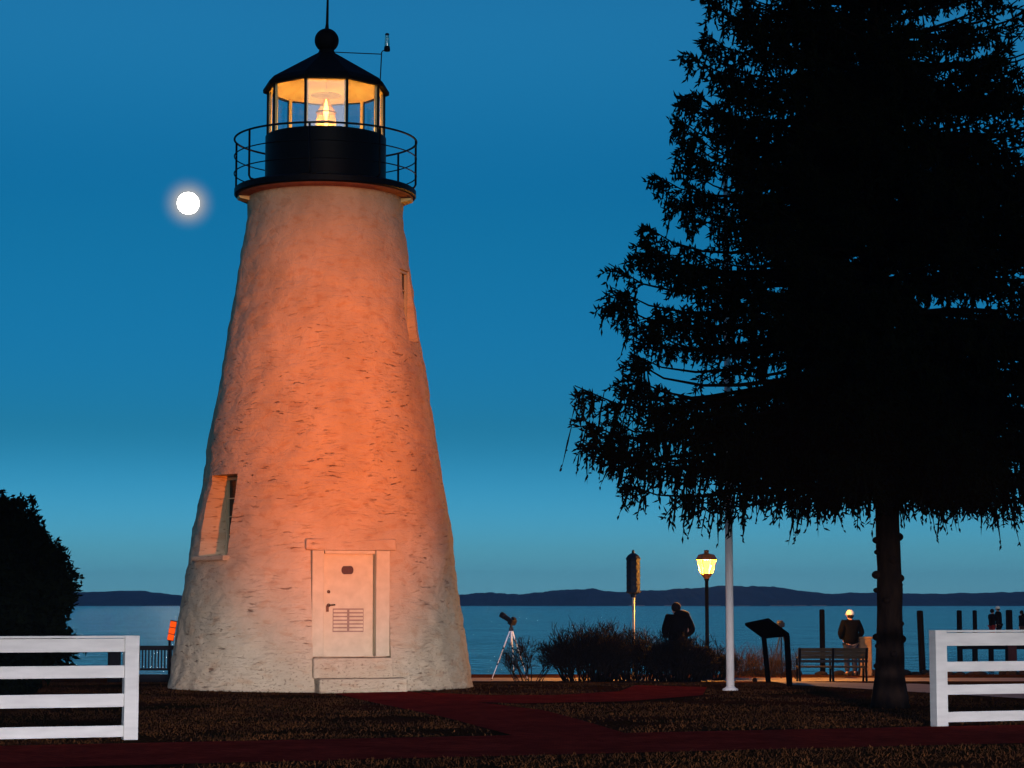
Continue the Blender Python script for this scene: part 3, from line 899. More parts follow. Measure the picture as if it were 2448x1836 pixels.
# ------------------------------------------------------------------ spruce
def spruce(loc):
    t = thing('spruce_tree', 'tall dark spruce tree with drooping branches and knobbly bare lower trunk', 'tree', loc)
    H = 19.4
    # trunk
    tr = MB()
    pts = []; rad = []
    for i in range(60):
        z = -.15 + (H - .6) * i / 59
        r = .205 * max(0.03, 1 - z / H) ** .85 + .10 * math.exp(-max(z, 0) / .35)
        r += .012 * noise.noise(Vector((3.1, 1.2, z * 1.7)))
        pts.append((.03 * math.sin(z * .8) - .012 * z * .4, .02 * math.sin(z), z)); rad.append(r)
    tr.tube(pts, rad, 26)
    for i, v in enumerate(tr.v):
        v = Vector(v)
        q = Vector((v.x * 7, v.y * 7, v.z * 2.3))
        f = 1 + .10 * noise.noise(q) + .05 * noise.noise(q * 3)
        tr.v[i] = (v.x * f, v.y * f, v.z)
    knobs = [(2.55, 1.6, .09), (2.50, -1.5, .07), (2.32, -1.3, .05), (1.98, -1.55, .085), (1.93, 1.5, .085), (1.83, 1.7, .06), (1.75, -1.7, .05),
             (1.25, 1.65, .06), (1.02, 1.4, .09), (1.05, -1.6, .075), (.92, -1.2, .06), (.62, -1.4, .07), (2.2, .4, .08), (1.6, -.3, .07), (.8, .2, .07), (1.2, 3.0, .08)]
    for (z, az, s) in knobs:
        rr_ = .205 * (1 - z / H) ** .85
        tr.sphere((math.sin(az) * (rr_ - s * .25), -math.cos(az) * (rr_ - s * .25), z), s * .95, 12, 8, (1, 1, .8))
    tr.build('trunk', M['bark'], t, True)
    # limbs
    def prof_r(z): return max(.15, 4.85 * (1 - (z - 4.1) / 15.6)) if z > 4.1 else 4.85 - (4.1 - z) * 1.1
    limb = MB(); limb.tube([(0, 0, 3.0), (0, 0, 10.0), (0, 0, H)], [.03, .03, .01], 6)
    P0, P1, RD = [], [], []
    z = 3.42
    az = .3
    while z < H - .3:
        nl = 10 if z < 12 else 6
        for k in range(nl):
            az_ = az + 2 * math.pi * k / nl + random.uniform(-.25, .25)
            z0 = z + random.uniform(-.14, .14)
            Lh = prof_r(z0 + 1.25 * min(1, max(0, (z0 - 4) / 6))) * (random.uniform(.93, 1.04) if z0 < 6.2 else random.uniform(.84, 1.05))
            if z0 < 3.8: Lh *= random.uniform(.74, .98)
            up = min(1, max(0, (z0 - 3) / 14))
            c1, c2, c3 = .16 + .35 * up, -.58 + .15 * up, .38 + .1 * up
            dh = np.array([math.sin(az_), -math.cos(az_)])
            ph = random.uniform(0, 6)

            def path(tt):
                tt = np.asarray(tt)[:, None]
                wob = .05 * np.sin(tt * 7 + ph) * tt
                side = np.array([-dh[1], dh[0]])
                xy = dh[None] * (tt * Lh) + side[None] * wob * Lh
                zz = z0 + Lh * (c1 * tt + c2 * tt ** 2 + c3 * tt ** 4)
                return np.concatenate([xy, zz], 1)
            tt = np.linspace(0, 1, 9)
            pp = path(tt)
            r0 = .016 + .011 * Lh
            limb.tube([tuple(p) for p in pp], [r0 * (1 - .88 * q) for q in tt], 5)
            hi = z0 > 11.5
            nb = int(Lh * (7.0 if not hi else 4)) + 4
            tb = np.sort(rng.uniform(.10, .99, nb * 2))
            start = path(tb)
            sgn = np.where(np.arange(nb * 2) % 2 == 0, 1, -1)
            spread = rng.uniform(.6, 1.25, nb * 2) * sgn
            ca, sa = np.cos(spread), np.sin(spread)
            bd = np.stack([dh[0] * ca - dh[1] * sa, dh[0] * sa + dh[1] * ca, rng.uniform(-.30, .22, nb * 2)], 1)
            keep = np.array([noise.noise(Vector(p) * .80 + Vector((5.1, 2.7, 8.3))) + .45 * noise.noise(Vector(p) * 2.1) for p in start]) > (-.16 if z0 < 6.5 else -.08)
            keep |= (tb > .90)
            start, bd, tb, sgn = start[keep], bd[keep], tb[keep], sgn[keep]
            bl = (.28 + .62 * (1 - tb)) * min(1.0, .35 + Lh * .2) * rng.uniform(.55, 1.25, len(tb))
            # the limb's own tip counts as a branchlet
            tip = path([.93]); td = path([1.0]) - path([.9])
            start = np.concatenate([start, tip, tip]); bd = np.concatenate([bd, td, td + [[0, 0, .05]]]); bl = np.concatenate([bl, [.32, .26]])
            bd = unit(bd)
            # segments of the branchlet
            q = np.linspace(0, 1, 6)
            B = start[:, None] + bd[:, None] * (bl[:, None] * q)[..., None]
            B[..., 2] -= (bl[:, None] * .30 * q ** 2)
            P0.append(B[:, :-1].reshape(-1, 3)); P1.append((B[:, 1:] + (B[:, 1:] - B[:, :-1]) * .25).reshape(-1, 3)); RD.append(np.full(B.shape[0] * 5, .015))
            # fingers along the branchlet
            nf = 9 if not hi else 4
            qf = rng.uniform(.05, 1.05, (len(bl), nf))
            S = start[:, None] + bd[:, None] * (bl[:, None] * qf)[..., None]
            S[..., 2] -= bl[:, None] * .30 * qf ** 2
            fd_ = bd[:, None] * .75 + rng.normal(0, .5, (len(bl), nf, 3)); fd_[..., 2] += .28
            ln = rng.uniform(.07, .16, (len(bl), nf, 1)) * (1.0 if not hi else 1.7)
            P0.append(S.reshape(-1, 3)); P1.append((S + unit(fd_) * ln).reshape(-1, 3)); RD.append(rng.uniform(.014, .023, S.shape[0] * nf))
            # hanging sprays
            nh = np.maximum(1, (bl / (.19 if not hi else .3)).astype(int))
            idx = np.repeat(np.arange(len(bl)), nh)
            qh = rng.uniform(.1, 1, len(idx))
            S = start[idx] + bd[idx] * (bl[idx] * qh)[:, None]; S[:, 2] -= bl[idx] * .30 * qh ** 2
            hlen = rng.uniform(.08, .32, len(idx)) * (1.35 if z0 < 5.2 else .8) * np.where(rng.random(len(idx)) < .12, 1.7, 1)
            hd_ = bd[idx] * .22 + rng.normal(0, .10, (len(idx), 3)); hd_[:, 2] -= 1; hd_ = unit(hd_)
            P0.append(S); P1.append(S + hd_ * hlen[:, None]); RD.append(rng.uniform(.016, .022, len(idx)))
            nf = 5 if not hi else 2
            qf = rng.uniform(.15, 1, (len(idx), nf))
            S2 = S[:, None] + hd_[:, None] * (hlen[:, None] * qf)[..., None]
            fd_ = hd_[:, None] * .75 + rng.normal(0, .5, (len(idx), nf, 3))
            ln = rng.uniform(.05, .13, (len(idx), nf, 1))
            P0.append(S2.reshape(-1, 3)); P1.append((S2 + unit(fd_) * ln).reshape(-1, 3)); RD.append(rng.uniform(.014, .022, len(idx) * nf))
        z += random.uniform(.25, .36); az += 1.1
    limb.build('branches', M['branch'], t, True)
    P0 = np.concatenate(P0); P1 = np.concatenate(P1); RD = np.concatenate(RD)
    V, F = spindles(P0, P1, RD)
    print('spruce twigs', len(P0))
    link_mesh('crown', fast_mesh('crown', V, F, 3), M['needle'], t)
    return t


sp_loc = ground(2128, 1692); sp_loc.z = 0
spruce(sp_loc)


# ------------------------------------------------------------------ dark evergreen bush at left
def leaf_cloud(n, c, rad, lump, size, hollow=.55, seed=3):
    r_ = np.random.default_rng(seed)
    d = unit(r_.normal(0, 1, (n, 3)))
    rr_ = np.array([1 + lump * noise.noise(Vector(q * 2.1)) + lump * .9 * noise.noise(Vector(q * 5.3)) for q in d])
    f = hollow + (1 - hollow) * r_.random(n) ** .7
    p = np.array(c) + d * (rr_ * f)[:, None] * np.array(rad)
    s = r_.uniform(*size, n)
    a = unit(d * .6 + r_.normal(0, .6, (n, 3))); b_ = unit(np.cross(a, r_.normal(0, 1, (n, 3))))
    V = np.stack([p - a * s[:, None], p + b_ * (s * .42)[:, None], p + a * s[:, None], p - b_ * (s * .42)[:, None]], 1).reshape(-1, 3)
    return V


BY = 37.5
bl_ = at(-98, 1662, BY); bl_.z = 0
bush = thing('evergreen_bush', 'large round dark evergreen bush behind the white fence at left', 'bush', bl_)
V = np.concatenate([leaf_cloud(42000, (0, 0, 1.62), (1.82, 1.8, 1.92), .13, (.035, .085), .72, 3),
                    leaf_cloud(9000, (0, 0, 1.5), (1.72, 1.66, 1.62), .10, (.10, .22), .55, 5),
                    leaf_cloud(9000, (0, 0, .75), (1.95, 1.8, .85), .12, (.05, .12), .5, 9)])
V[:, 2] = np.maximum(V[:, 2], .01)
link_mesh('foliage', fast_mesh('foliage', V, np.arange(len(V)).reshape(-1, 4), 4), M['leaf'], bush)
st_ = MB()
for k in range(7):
    a = k * .9
    st_.tube([(.12 * math.cos(a), .12 * math.sin(a), -.05), (.4 * math.cos(a), .4 * math.sin(a), .9), (.8 * math.cos(a), .8 * math.sin(a), 2.0)], [.05, .035, .015], 6)
st_.build('stems', M['bark'], bush)


# ------------------------------------------------------------------ leafless shrubs by the shore
def shrub(label, px, Y, wid, hgt, nst, dens, seed, spread=.5):
    r_ = random.Random(seed)
    x = at(px, 1620, Y).x
    t = thing('shrub', label, 'shrub', (x, Y, gz(Y)), 0, 'leafless shrubs along the shore')
    P0, P1, RD = [], [], []

    def grow(p, d, ln, rad, depth):
        q = p + d * ln
        P0.append(p); P1.append(q); RD.append(rad)
        if depth == 0: return
        for _ in range(r_.choice((2, 3, 3)) if depth > 1 else r_.choice((2, 3, 4))):
            nd = (d + Vector((r_.gauss(0, .45), r_.gauss(0, .45), r_.gauss(.10, .32)))).normalized()
            grow(p.lerp(q, r_.uniform(.45, 1)), nd, ln * r_.uniform(.55, .85), max(rad * .70, .0048), depth - 1)
    for _ in range(nst):
        bx, by = r_.uniform(-.5, .5) * wid * .75, r_.uniform(-.35, .35)
        e = 1 - (abs(bx) / (wid * .5)) ** 2 * .45
        d = Vector((bx / wid * spread * 2 + r_.gauss(0, .22), r_.gauss(0, .25), 1)).normalized()
        grow(Vector((bx, by, -.03)), d, hgt * .40 * e * r_.uniform(.75, 1.1), .013, dens)
    a = np.array([tuple(p) for p in P0]); c = np.array([tuple(p) for p in P1]); c[:, 2] = np.maximum(c[:, 2], .0)
    V, F = spindles(a, c + (c - a) * .05, np.array(RD), .9, .75)
    tw = link_mesh('twigs', fast_mesh('twigs', V, F, 3), M['twig'], t)
    tw['kind'] = 'stuff'
    return t, len(P0)


print(shrub('sparse vase-shaped bare shrub behind the tripod legs, leftmost of the shrubs', 1262, 52.0, 0.85, 1.15, 16, 4, 1, .9)[1])
print(shrub('dense broad bare shrub between the tripod and the birdhouse pole', 1405, 51.6, 1.50, 1.45, 150, 4, 2)[1])
print(shrub('bare shrub with upright twigs around the foot of the birdhouse pole', 1520, 51.8, 1.25, 1.32, 110, 4, 3)[1])
print(shrub('dense bare shrub in front of the standing person in the hooded coat', 1622, 50.7, 1.25, 1.14, 150, 4, 4)[1])
print(shrub('low bare shrub around the street lamp post', 1702, 53.0, 0.75, .95, 46, 4, 5)[1])
wd = MB()
wp0, wp1, wr = [], [], []
for _ in range(520):
    x = at(random.uniform(1725, 1905), 1600, 56.5).x; y = random.uniform(55.6, 58)
    p = Vector((x, y, gz(y) - .02)); d = Vector((random.gauss(0, .3), random.gauss(0, .3), 1)).normalized()
    q = p + d * random.uniform(.25, .85)
    wp0.append(tuple(p)); wp1.append(tuple(q)); wr.append(.004)
    for _ in range(3):
        s_ = p.lerp(q, random.uniform(.3, .9)); d2 = (d + Vector((random.gauss(0, .5), random.gauss(0, .5), .1))).normalized()
        wp0.append(tuple(s_)); wp1.append(tuple(s_ + d2 * random.uniform(.1, .35))); wr.append(.003)
V, F = spindles(np.array(wp0), np.array(wp1), np.array(wr), .9, .7)
tag(link_mesh('dry_weeds', fast_mesh('dry_weeds', V, F, 3), mat('dry_weed_stalk', (.022, .015, .012), (.010, .007, .006), 5, 1, spec=0)), 'thin dry weed stalks along the shore bank', 'weeds', kind='stuff')

# riprap along the bank
rk = MB(); rg = random.Random(11)
for _ in range(420):
    x = rg.uniform(5.6, 26); y = rg.uniform(57.9, 60.0)
    s = rg.uniform(.07, .20)
    n0 = len(rk.v)
    rk.sphere((x, y, gz(y) + s * .12), s, 8, 6, (1.3, 1, .6))
    o = Vector((rg.random() * 50, 0, 0))
    for i in range(n0, len(rk.v)):
        v = Vector(rk.v[i]); c = Vector((x, y, gz(y))); f = 1 + .35 * noise.noise(v * 4 + o)
        rk.v[i] = tuple(c + (v - c) * f)
tag(rk.build('riprap', M['rock']), 'dark rocks lining the shore bank', 'rocks', kind='stuff')

# ------------------------------------------------------------------ flagpole, birdhouse, street lamp
fp = ground(1746, 1651)
t = thing('flagpole', 'tall white flagpole rising into the spruce branches', 'flagpole', (fp.x, fp.y, 0))
MB().tube([(0, 0, .03), (0, 0, 3.5), (0, 0, 9.5)], [.074, .068, .04], 20).build('pole', M['pole_white'], t, True)
MB().lathe([(.14, 0), (.14, .03), (.10, .05), (.080, .07), (.074, .075)], 24).build('base_collar', M['pole_white'], t, True)

BHY = 52.8
bx_ = at(1514, 1400, BHY); z0 = at(1514, 1416, BHY).z; z1 = at(1514, 1336, BHY).z
t = thing('birdhouse', 'dark blue-grey eight-sided birdhouse with pointed roof on a pole above the shrubs', 'birdhouse', (bx_.x, BHY, gz(BHY)))
o0 = -gz(BHY)
MB().tube([(0, 0, -.05), (0, 0, z0 + o0 - .02)], .032, 12).build('pole', M['galv'], t, True)
bw = 18.0 / FPX * BHY
body = MB(); hb = z1 - z0
pf = [(.06, -.12), (.07, -.05), (bw * .8, -.015), (bw * 1.06, 0), (bw * 1.06, .02)]
for k in range(4):
    a0, a1 = .022 + (hb - .03) * k / 4, .022 + (hb - .03) * (k + 1) / 4
    pf += [(bw * .95, a0), (bw * .95, a1 - .025), (bw * 1.0, a1 - .02), (bw * 1.0, a1)]
body.lathe(pf, 8, c=(0, 0, z0 + o0), rot=R(22.5))
bo = body.build('house', M['birdhouse'], t)
zt = at(1514, 1314, BHY).z
MB().lathe([(bw * 1.04, 0), (bw * 1.04, .015), (bw * .72, (zt - z1) * .42), (bw * .30, (zt - z1) * .64), (bw * .17, (zt - z1) * .66), (bw * .22, (zt - z1) * .80), (bw * .08, (zt - z1)), (.004, (zt - z1) * 1.03)], 8, c=(0, 0, z1 + o0 - .005), rot=R(22.5)).build('roof', M['birdhouse'], t)
for k in range(4):
    for f in range(8):
        Mz = Matrix.Rotation(2 * math.pi * f / 8, 4, 'Z')
        zc = z0 + o0 + .022 + (hb - .03) * (k + .45) / 4
        MB().lathe([(.032, 0), (.032, .004)], 12, M=Mz @ Matrix.Translation((0, -bw * .95 * math.cos(R(22.5)), zc)) @ Matrix.Rotation(R(90), 4, 'X')).build('entrance_hole', M['black_plastic'], bo)

LY = 54.2
lxp = at(1689, 1350, LY)
t = thing('street_lamp', 'lit black street lamp with glowing orange lantern left of the flagpole', 'street lamp', (lxp.x, LY, gz(LY)))
o0 = -gz(LY)
zz = lambda py: at(1689, py, LY).z + o0
px2m = LY / FPX
MB().lathe([(.13, 0), (.13, .06), (.085, .30), (.06, .38), (.052, .45), (.046, 1.2), (.044, zz(1388)), (.062, zz(1387)), (.062, zz(1384))], 18).build('post', M['iron'], t, True)
zg0, zg1 = zz(1371), zz(1339)
hexr = 1.0 / math.cos(R(30))
MB().lathe([(.045, zz(1388)), (10 * px2m * .55, zz(1384)), (14 * px2m * .95, zz(1373)), (14.0 * px2m, zg0 - .004)], 6, rot=R(30)).build('lantern_cup', M['lamp_iron_bloom'], t)
gl = MB().lathe([(13.4 * px2m, zg0), (22.5 * px2m, zg1)], 6, rot=R(30), cap=False)
gl.build('lantern_glass', emit('lamp_glass_glow', (1, .40, .02), 12.0, .82), t)
fb = MB()
for k in range(6):
    a = R(30) + k * R(60)
    fb.tube([(13.9 * px2m * math.sin(a), -13.9 * px2m * math.cos(a), zg0 - .01), (23 * px2m * math.sin(a), -23 * px2m * math.cos(a), zg1 + .01)], .008, 5)
fb.build('lantern_frame', M['lamp_iron_bloom'], t)
MB().lathe([(20 * px2m, zg1 + .004), (26.0 * px2m, zg1 + .006), (25.5 * px2m, zg1 + .02), (19 * px2m, zz(1326)), (8 * px2m, zz(1323.5)), (5.7 * px2m, zz(1323)), (5.5 * px2m, zz(1318)), (6.6 * px2m, zz(1317)), (5.5 * px2m, zz(1315.5)), (.01, zz(1314.5))], 6, rot=R(30)).build('lantern_roof', M['lamp_iron_bloom'], t)
pd = bpy.data.lights.new('street_lamp_bulb', 'POINT'); pd.energy = 4600; pd.color = (1, .36, .04); pd.shadow_soft_size = .06
po = bpy.data.objects.new('street_lamp_bulb', pd); COL.objects.link(po); po.parent = t; po.location = (0, 0, (zg0 + zg1) / 2)


# ------------------------------------------------------------------ tripods and cameras
def tripod(label, camlabel, px, pyfoot, Y, H, legs, legmat, yaw, pitch, cam_scale=1.0, rz=0):
    x = at(px, pyfoot, Y).x
    z = gz(Y) + .012
    t = thing('tripod', label, 'tripod', (x, Y, z), rz)
    for (dx, dy) in legs:
        top = Vector((dx * .06, dy * .06, H - .10)); ft = Vector((dx, dy, 0))
        a, b_ = top.lerp(ft, .36), top.lerp(ft, .68)
        g_ = MB().tube([top, a], .016, 8); g_.tube([a, b_], .012, 8); g_.tube([b_, ft], .009, 8)
        lg = g_.build('leg', legmat, t)
        d = (ft - top).normalized()
        for q in (a, b_):
            MB().tube([q - d * .025, q + d * .025], .020, 8).build('leg_lock', M['black_plastic'], lg)
        MB().tube([ft, ft - d * .03], .016, 8).build('rubber_foot', M['black_plastic'], lg)
    MB().tube([(0, 0, H - .45), (0, 0, H)], .014, 8).build('centre_column', legmat, t)
    hd_ = MB().box((0, 0, H - .07), (.10, .09, .09), bev=.01)
    hd_.tube([(0, 0, H - .03), (0, 0, H + .04)], .03, 10)
    hd_.tube([(0, 0, H), (.05, -.2, H - .09)], .010, 6)
    hd_.build('head', M['black_plastic'], t)
    Mz = Matrix.Translation((x, Y, z + H + .035)) @ Matrix.Rotation(rz + yaw, 4, 'Z') @ Matrix.Rotation(pitch, 4, 'X')
    k = cam_scale
    ct = thing('camera_on_tripod', camlabel, 'camera', (0, 0, 0)); ct.matrix_world = Mz
    cb = MB().box((0, 0, .055 * k), (.15 * k, .085 * k, .105 * k), bev=.012 * k)
    cb.box((0, -.0, .125 * k), (.07 * k, .07 * k, .045 * k), bev=.01 * k)
    cb.build('camera_body', M['black_plastic'], ct)
    ln = MB().lathe([(.042 * k, 0), (.045 * k, .06 * k), (.045 * k, .15 * k), (.052 * k, .16 * k), (.055 * k, .24 * k), (.045 * k, .241 * k)], 16, M=Matrix.Translation((0, .04 * k, .055 * k)) @ Matrix.Rotation(R(-90), 4, 'X'))
    ln.build('lens', M['black_plastic'], ct)
    return t


tripod('silver-legged tripod standing by the shrubs beside the lighthouse', 'black camera aimed up at the moon on the silver tripod', 1222, 1617, 53.5, 1.28,
       [(-.47, -.1), (.40, -.10), (.08, .42)], M['alu'], R(52), R(28), 1.35)
tripod('dark tripod partly hidden behind the slanted information panel', 'small round black camera on the dark tripod behind the panel', 1869, 1610, 54.5, 1.22,
       [(-.30, -.12), (.32, -.10), (.02, .34)], M['black_plastic'], R(5), R(8), 1.05)

# ------------------------------------------------------------------ slanted information panel
A = ground(1838, 1632); B_ = ground(1888, 1642)
t = thing('information_panel', 'black slanted information panel on two legs right of the flagpole', 'information panel', (A.x, A.y, gz(A.y)))
zA = at(1824, 1522, A.y).z; zB = at(1882, 1518, B_.y).z
def rel(p): return (p[0] - A.x, p[1] - A.y, p[2] - gz(A.y))
a_top = at(1826, 1522, A.y); b_top = at(1881, 1520, B_.y)
for (ft, tp) in ((A, a_top), (B_, b_top)):
    f_ = Vector(rel((ft.x, ft.y, gz(ft.y) - .1))); p_ = Vector(rel((tp.x, tp.y, tp.z)))
    d = (p_ - f_)
    MB().poly([f_ + Vector((-.05, -.05, 0)), f_ + Vector((.05, -.05, 0)), p_ + Vector((.05, -.05, 0)), p_ + Vector((-.05, -.05, 0))], (0, .1, 0)).build('leg', M['sign_dark'], t)
pn = [Vector(rel(at(1781, 1489, A.y + .2))), Vector(rel(at(1887, 1514, B_.y))), Vector(rel(at(1824, 1521, A.y - .1)))]
pn.insert(1, pn[0] + pn[1] - pn[2])
MB().poly(pn, (0, .0, -.055)).build('panel', M['sign_dark'], t)
rock = MB().sphere((0, 0, .03), .07, 10, 8, (.8, .8, .95))
rock.box((0, 0, .0), (.10, .08, .05))
rp = ground(1804, 1630)
ro = rock.build('stone', M['rock']); ro.location = (rp.x, rp.y, gz(rp.y)); tag(ro, 'small dark stone on the orange lit path left of the panel legs', 'stone')


# ------------------------------------------------------------------ bench
BNY = 50.5
x0, x1 = at(1908, 1550, BNY).x, at(2076, 1550, BNY).x
ctr = (x0 + x1) / 2; W = x1 - x0
t = thing('park_bench', 'weathered slatted park bench seen from behind beside the spruce trunk', 'bench', (ctr, BNY, gz(BNY)))
k = BNY / FPX
hz = lambda py: at(1990, py, BNY).z - gz(BNY)
for i, xx in enumerate((-W / 2 + .04, 0, W / 2 - .04)):
    f_ = MB()
    f_.tube([(xx, 0, hz(1549)), (xx, .06, hz(1575)), (xx, .13, hz(1596)), (xx, .06, 0)], .028, 8)
    f_.tube([(xx, .13, hz(1597)), (xx, .50, hz(1598)), (xx, .54, 0)], .026, 8)
    f_.tube([(xx, .03, hz(1570)), (xx, .30, hz(1571)), (xx, .54, hz(1575)), (xx, .54, hz(1597))], .022, 8)
    f_.build('frame', M['iron'], t)
bs = hz(1549) - hz(1575)
for k_ in range(3):
    zc = hz(1575) + bs * (k_ + .5) / 3
    yy = .08 - .06 * (k_ + .5) / 3
    MB().box((0, yy, zc), (W, .03, bs / 3 - .004), bev=.004).build('back_slat', M['bench_wood'], t)
for k_ in range(4):
    MB().box((0, .16 + k_ * .105, hz(1595)), (W, .09, .035), bev=.006).build('seat_slat', M['bench_wood'], t)
MB().box((0, .09, hz(1581)), (W, .04, .06)).build('lower_rail', M['iron'], t)

# lit stone block right of the white-capped man
sy = 57.2
sx0 = at(2068, 1560, sy).x
sb = MB().box((0, 0, .47), (.32, .30, .96), bev=.03)
sb.box((0, 0, .965), (.36, .34, .06), bev=.02)
so = sb.build('stone_pillar', M['stone']); so.location = (sx0, sy, gz(sy)); tag(so, 'short tan stone pillar lit orange behind the bench by the spruce trunk', 'pillar')

# ------------------------------------------------------------------ pilings, pier
def piling(px, pytop, Y, r, label, lean=0):
    p = at(px, pytop, Y)
    t = MB()
    pts = []; rad = []
    for i in range(9):
        z = WZ - .8 + (p.z - WZ + .8) * i / 8
        pts.append((lean * (1 - i / 8), 0, z)); rad.append(r * (1.06 - .08 * i / 8 + .02 * noise.noise(Vector((px, 0, z)))))
    t.tube(pts, rad, 14)
    t.lathe([(r * .99, 0), (r * .9, .03), (r * .3, .045)], 14, c=(0, 0, p.z))
    o = t.build('piling', M['post_dark'], None, True); o.location = (p.x, Y, 0)
    return tag(o, label, 'piling', 'dark wooden pilings in the water')


piling(1965, 1460, 66, .081, 'dark wooden piling standing behind the left half of the bench')
piling(2199, 1463, 66, .098, 'dark wooden piling between the spruce trunk and the right fence post', .10)
PY_ = 108.0
piling(2293, 1461, PY_, .13, 'far dark piling above the right fence, left one of the close pair')
piling(2330, 1461, PY_, .11, 'far dark piling above the right fence, just left of the couple')
piling(2412, 1460, PY_, .165, 'thick far dark piling above the right fence, just right of the couple')
pz = at(2350, 1537, PY_).z
px0, px1 = at(2286, 1540, PY_).x, at(2700, 1540, PY_).x
t = thing('pier', 'dark wooden pier with deck and legs behind the right fence', 'pier', (px0, PY_, 0))
MB().box(((px1 - px0) / 2, 1.4, pz - .05), (px1 - px0, 3.4, .10), bev=.01).build('deck', M['post_dark'], t)
MB().box(((px1 - px0) / 2, -.2, pz - .20), (px1 - px0, .16, .20), bev=.01).build('stringer', M['post_dark'], t)
for px in (2297, 2333, 2372, 2412, 2421, 2480, 2540):
    xx = at(px, 1560, PY_).x - px0
    MB().tube([(xx, .25, WZ - .8), (xx, .25, pz - .11)], .13, 10).build('pier_leg', M['post_dark'], t)
rb = MB().box((at(2415, 1560, PY_).x - px0, -.42, pz - .55), (.42, .2, .9), bev=.01)
rb.build('fender_board', mat('red_brown_fender', (.06, .012, .010), (.035, .008, .006), 4, .9), t)

# black railing by the water at left, with orange marker
RY = 49.0
ax, bx2 = at(262, 1600, RY).x, at(415, 1600, RY).x
hz2 = lambda py: at(340, py, RY).z - gz(RY)
t = thing('railing', 'low black picket railing by the water between the white fence and lighthouse', 'railing', (ax, RY, gz(RY)))
WW = bx2 - ax + .4
MB().box((WW / 2, 0, hz2(1549)), (WW, .06, .10), bev=.01).build('top_rail', M['iron'], t)
MB().box((WW / 2, 0, hz2(1600)), (WW, .05, .05), bev=.006).build('bottom_rail', M['iron'], t)
n = 22
for i in range(n):
    x_ = .30 + (WW - .34) * i / (n - 1)
    MB().box((x_, 0, (hz2(1545) + hz2(1602)) / 2), (.028, .028, abs(hz2(1549) - hz2(1600)))).build('picket', M['iron'], t)
MB().box((.10, 0, (hz2(1543) - .1) / 2), (.27, .12, hz2(1543) + .1), bev=.01).build('end_post', M['iron'], t)
MB().box((WW - .1, 0, hz2(1545) / 2), (.09, .09, hz2(1545)), bev=.008).build('end_post', M['iron'], t)
MB().box((WW / 2, .02, .055), (WW, .10, .22), bev=.008).build('plinth', M['iron'], t)

oy = 49.5
ox = at(411, 1508, oy)
t = thing('signal_light', 'tilted bright orange signal light of three panels at the left foot of the lighthouse', 'signal light', (ox.x, oy, gz(oy)), 0)
Mz = Matrix.Translation((0, 0, ox.z - gz(oy))) @ Matrix.Rotation(R(10), 4, 'Y')
for k_ in range(3):
    MB().box((0, 0, (k_ - 1) * .145), (.135, .04, .128), Mz, .01).build('orange_light', M['orange'], t)
bk_ = MB().box((0, .035, 0), (.15, .03, .46), Mz, .006)
bk_.tube([(-.05, .03, -.05), (-.05, .03, ox.z - gz(oy) - .2)], .03, 8)
bk_.build('marker_post', M['iron'], t)


# ------------------------------------------------------------------ people
def skin_mesh(name, V, E_, Rr, sub=2):
    me = bpy.data.meshes.new(name); me.from_pydata([tuple(v) for v in V], E_, []); me.update()
    o = bpy.data.objects.new('tmp', me); COL.objects.link(o)
    o.modifiers.new('s', 'SKIN'); sd = o.modifiers.new('d', 'SUBSURF'); sd.levels = sub; sd.render_levels = sub
    sk = me.skin_vertices[0].data
    for i, r in enumerate(Rr):
        sk[i].radius = (r, r) if not isinstance(r, tuple) else r
        sk[i].use_root = (i == 0)
    d = bpy.context.evaluated_depsgraph_get()
    out = bpy.data.meshes.new_from_object(o.evaluated_get(d)); out.name = name
    bpy.data.objects.remove(o); bpy.data.meshes.remove(me)
    return out


def chain(V, E_, Rr, start, pts):
    last = start
    for (p, r) in pts:
        V.append(Vector(p)); Rr.append(r); E_.append((last, len(V) - 1)); last = len(V) - 1
    return last


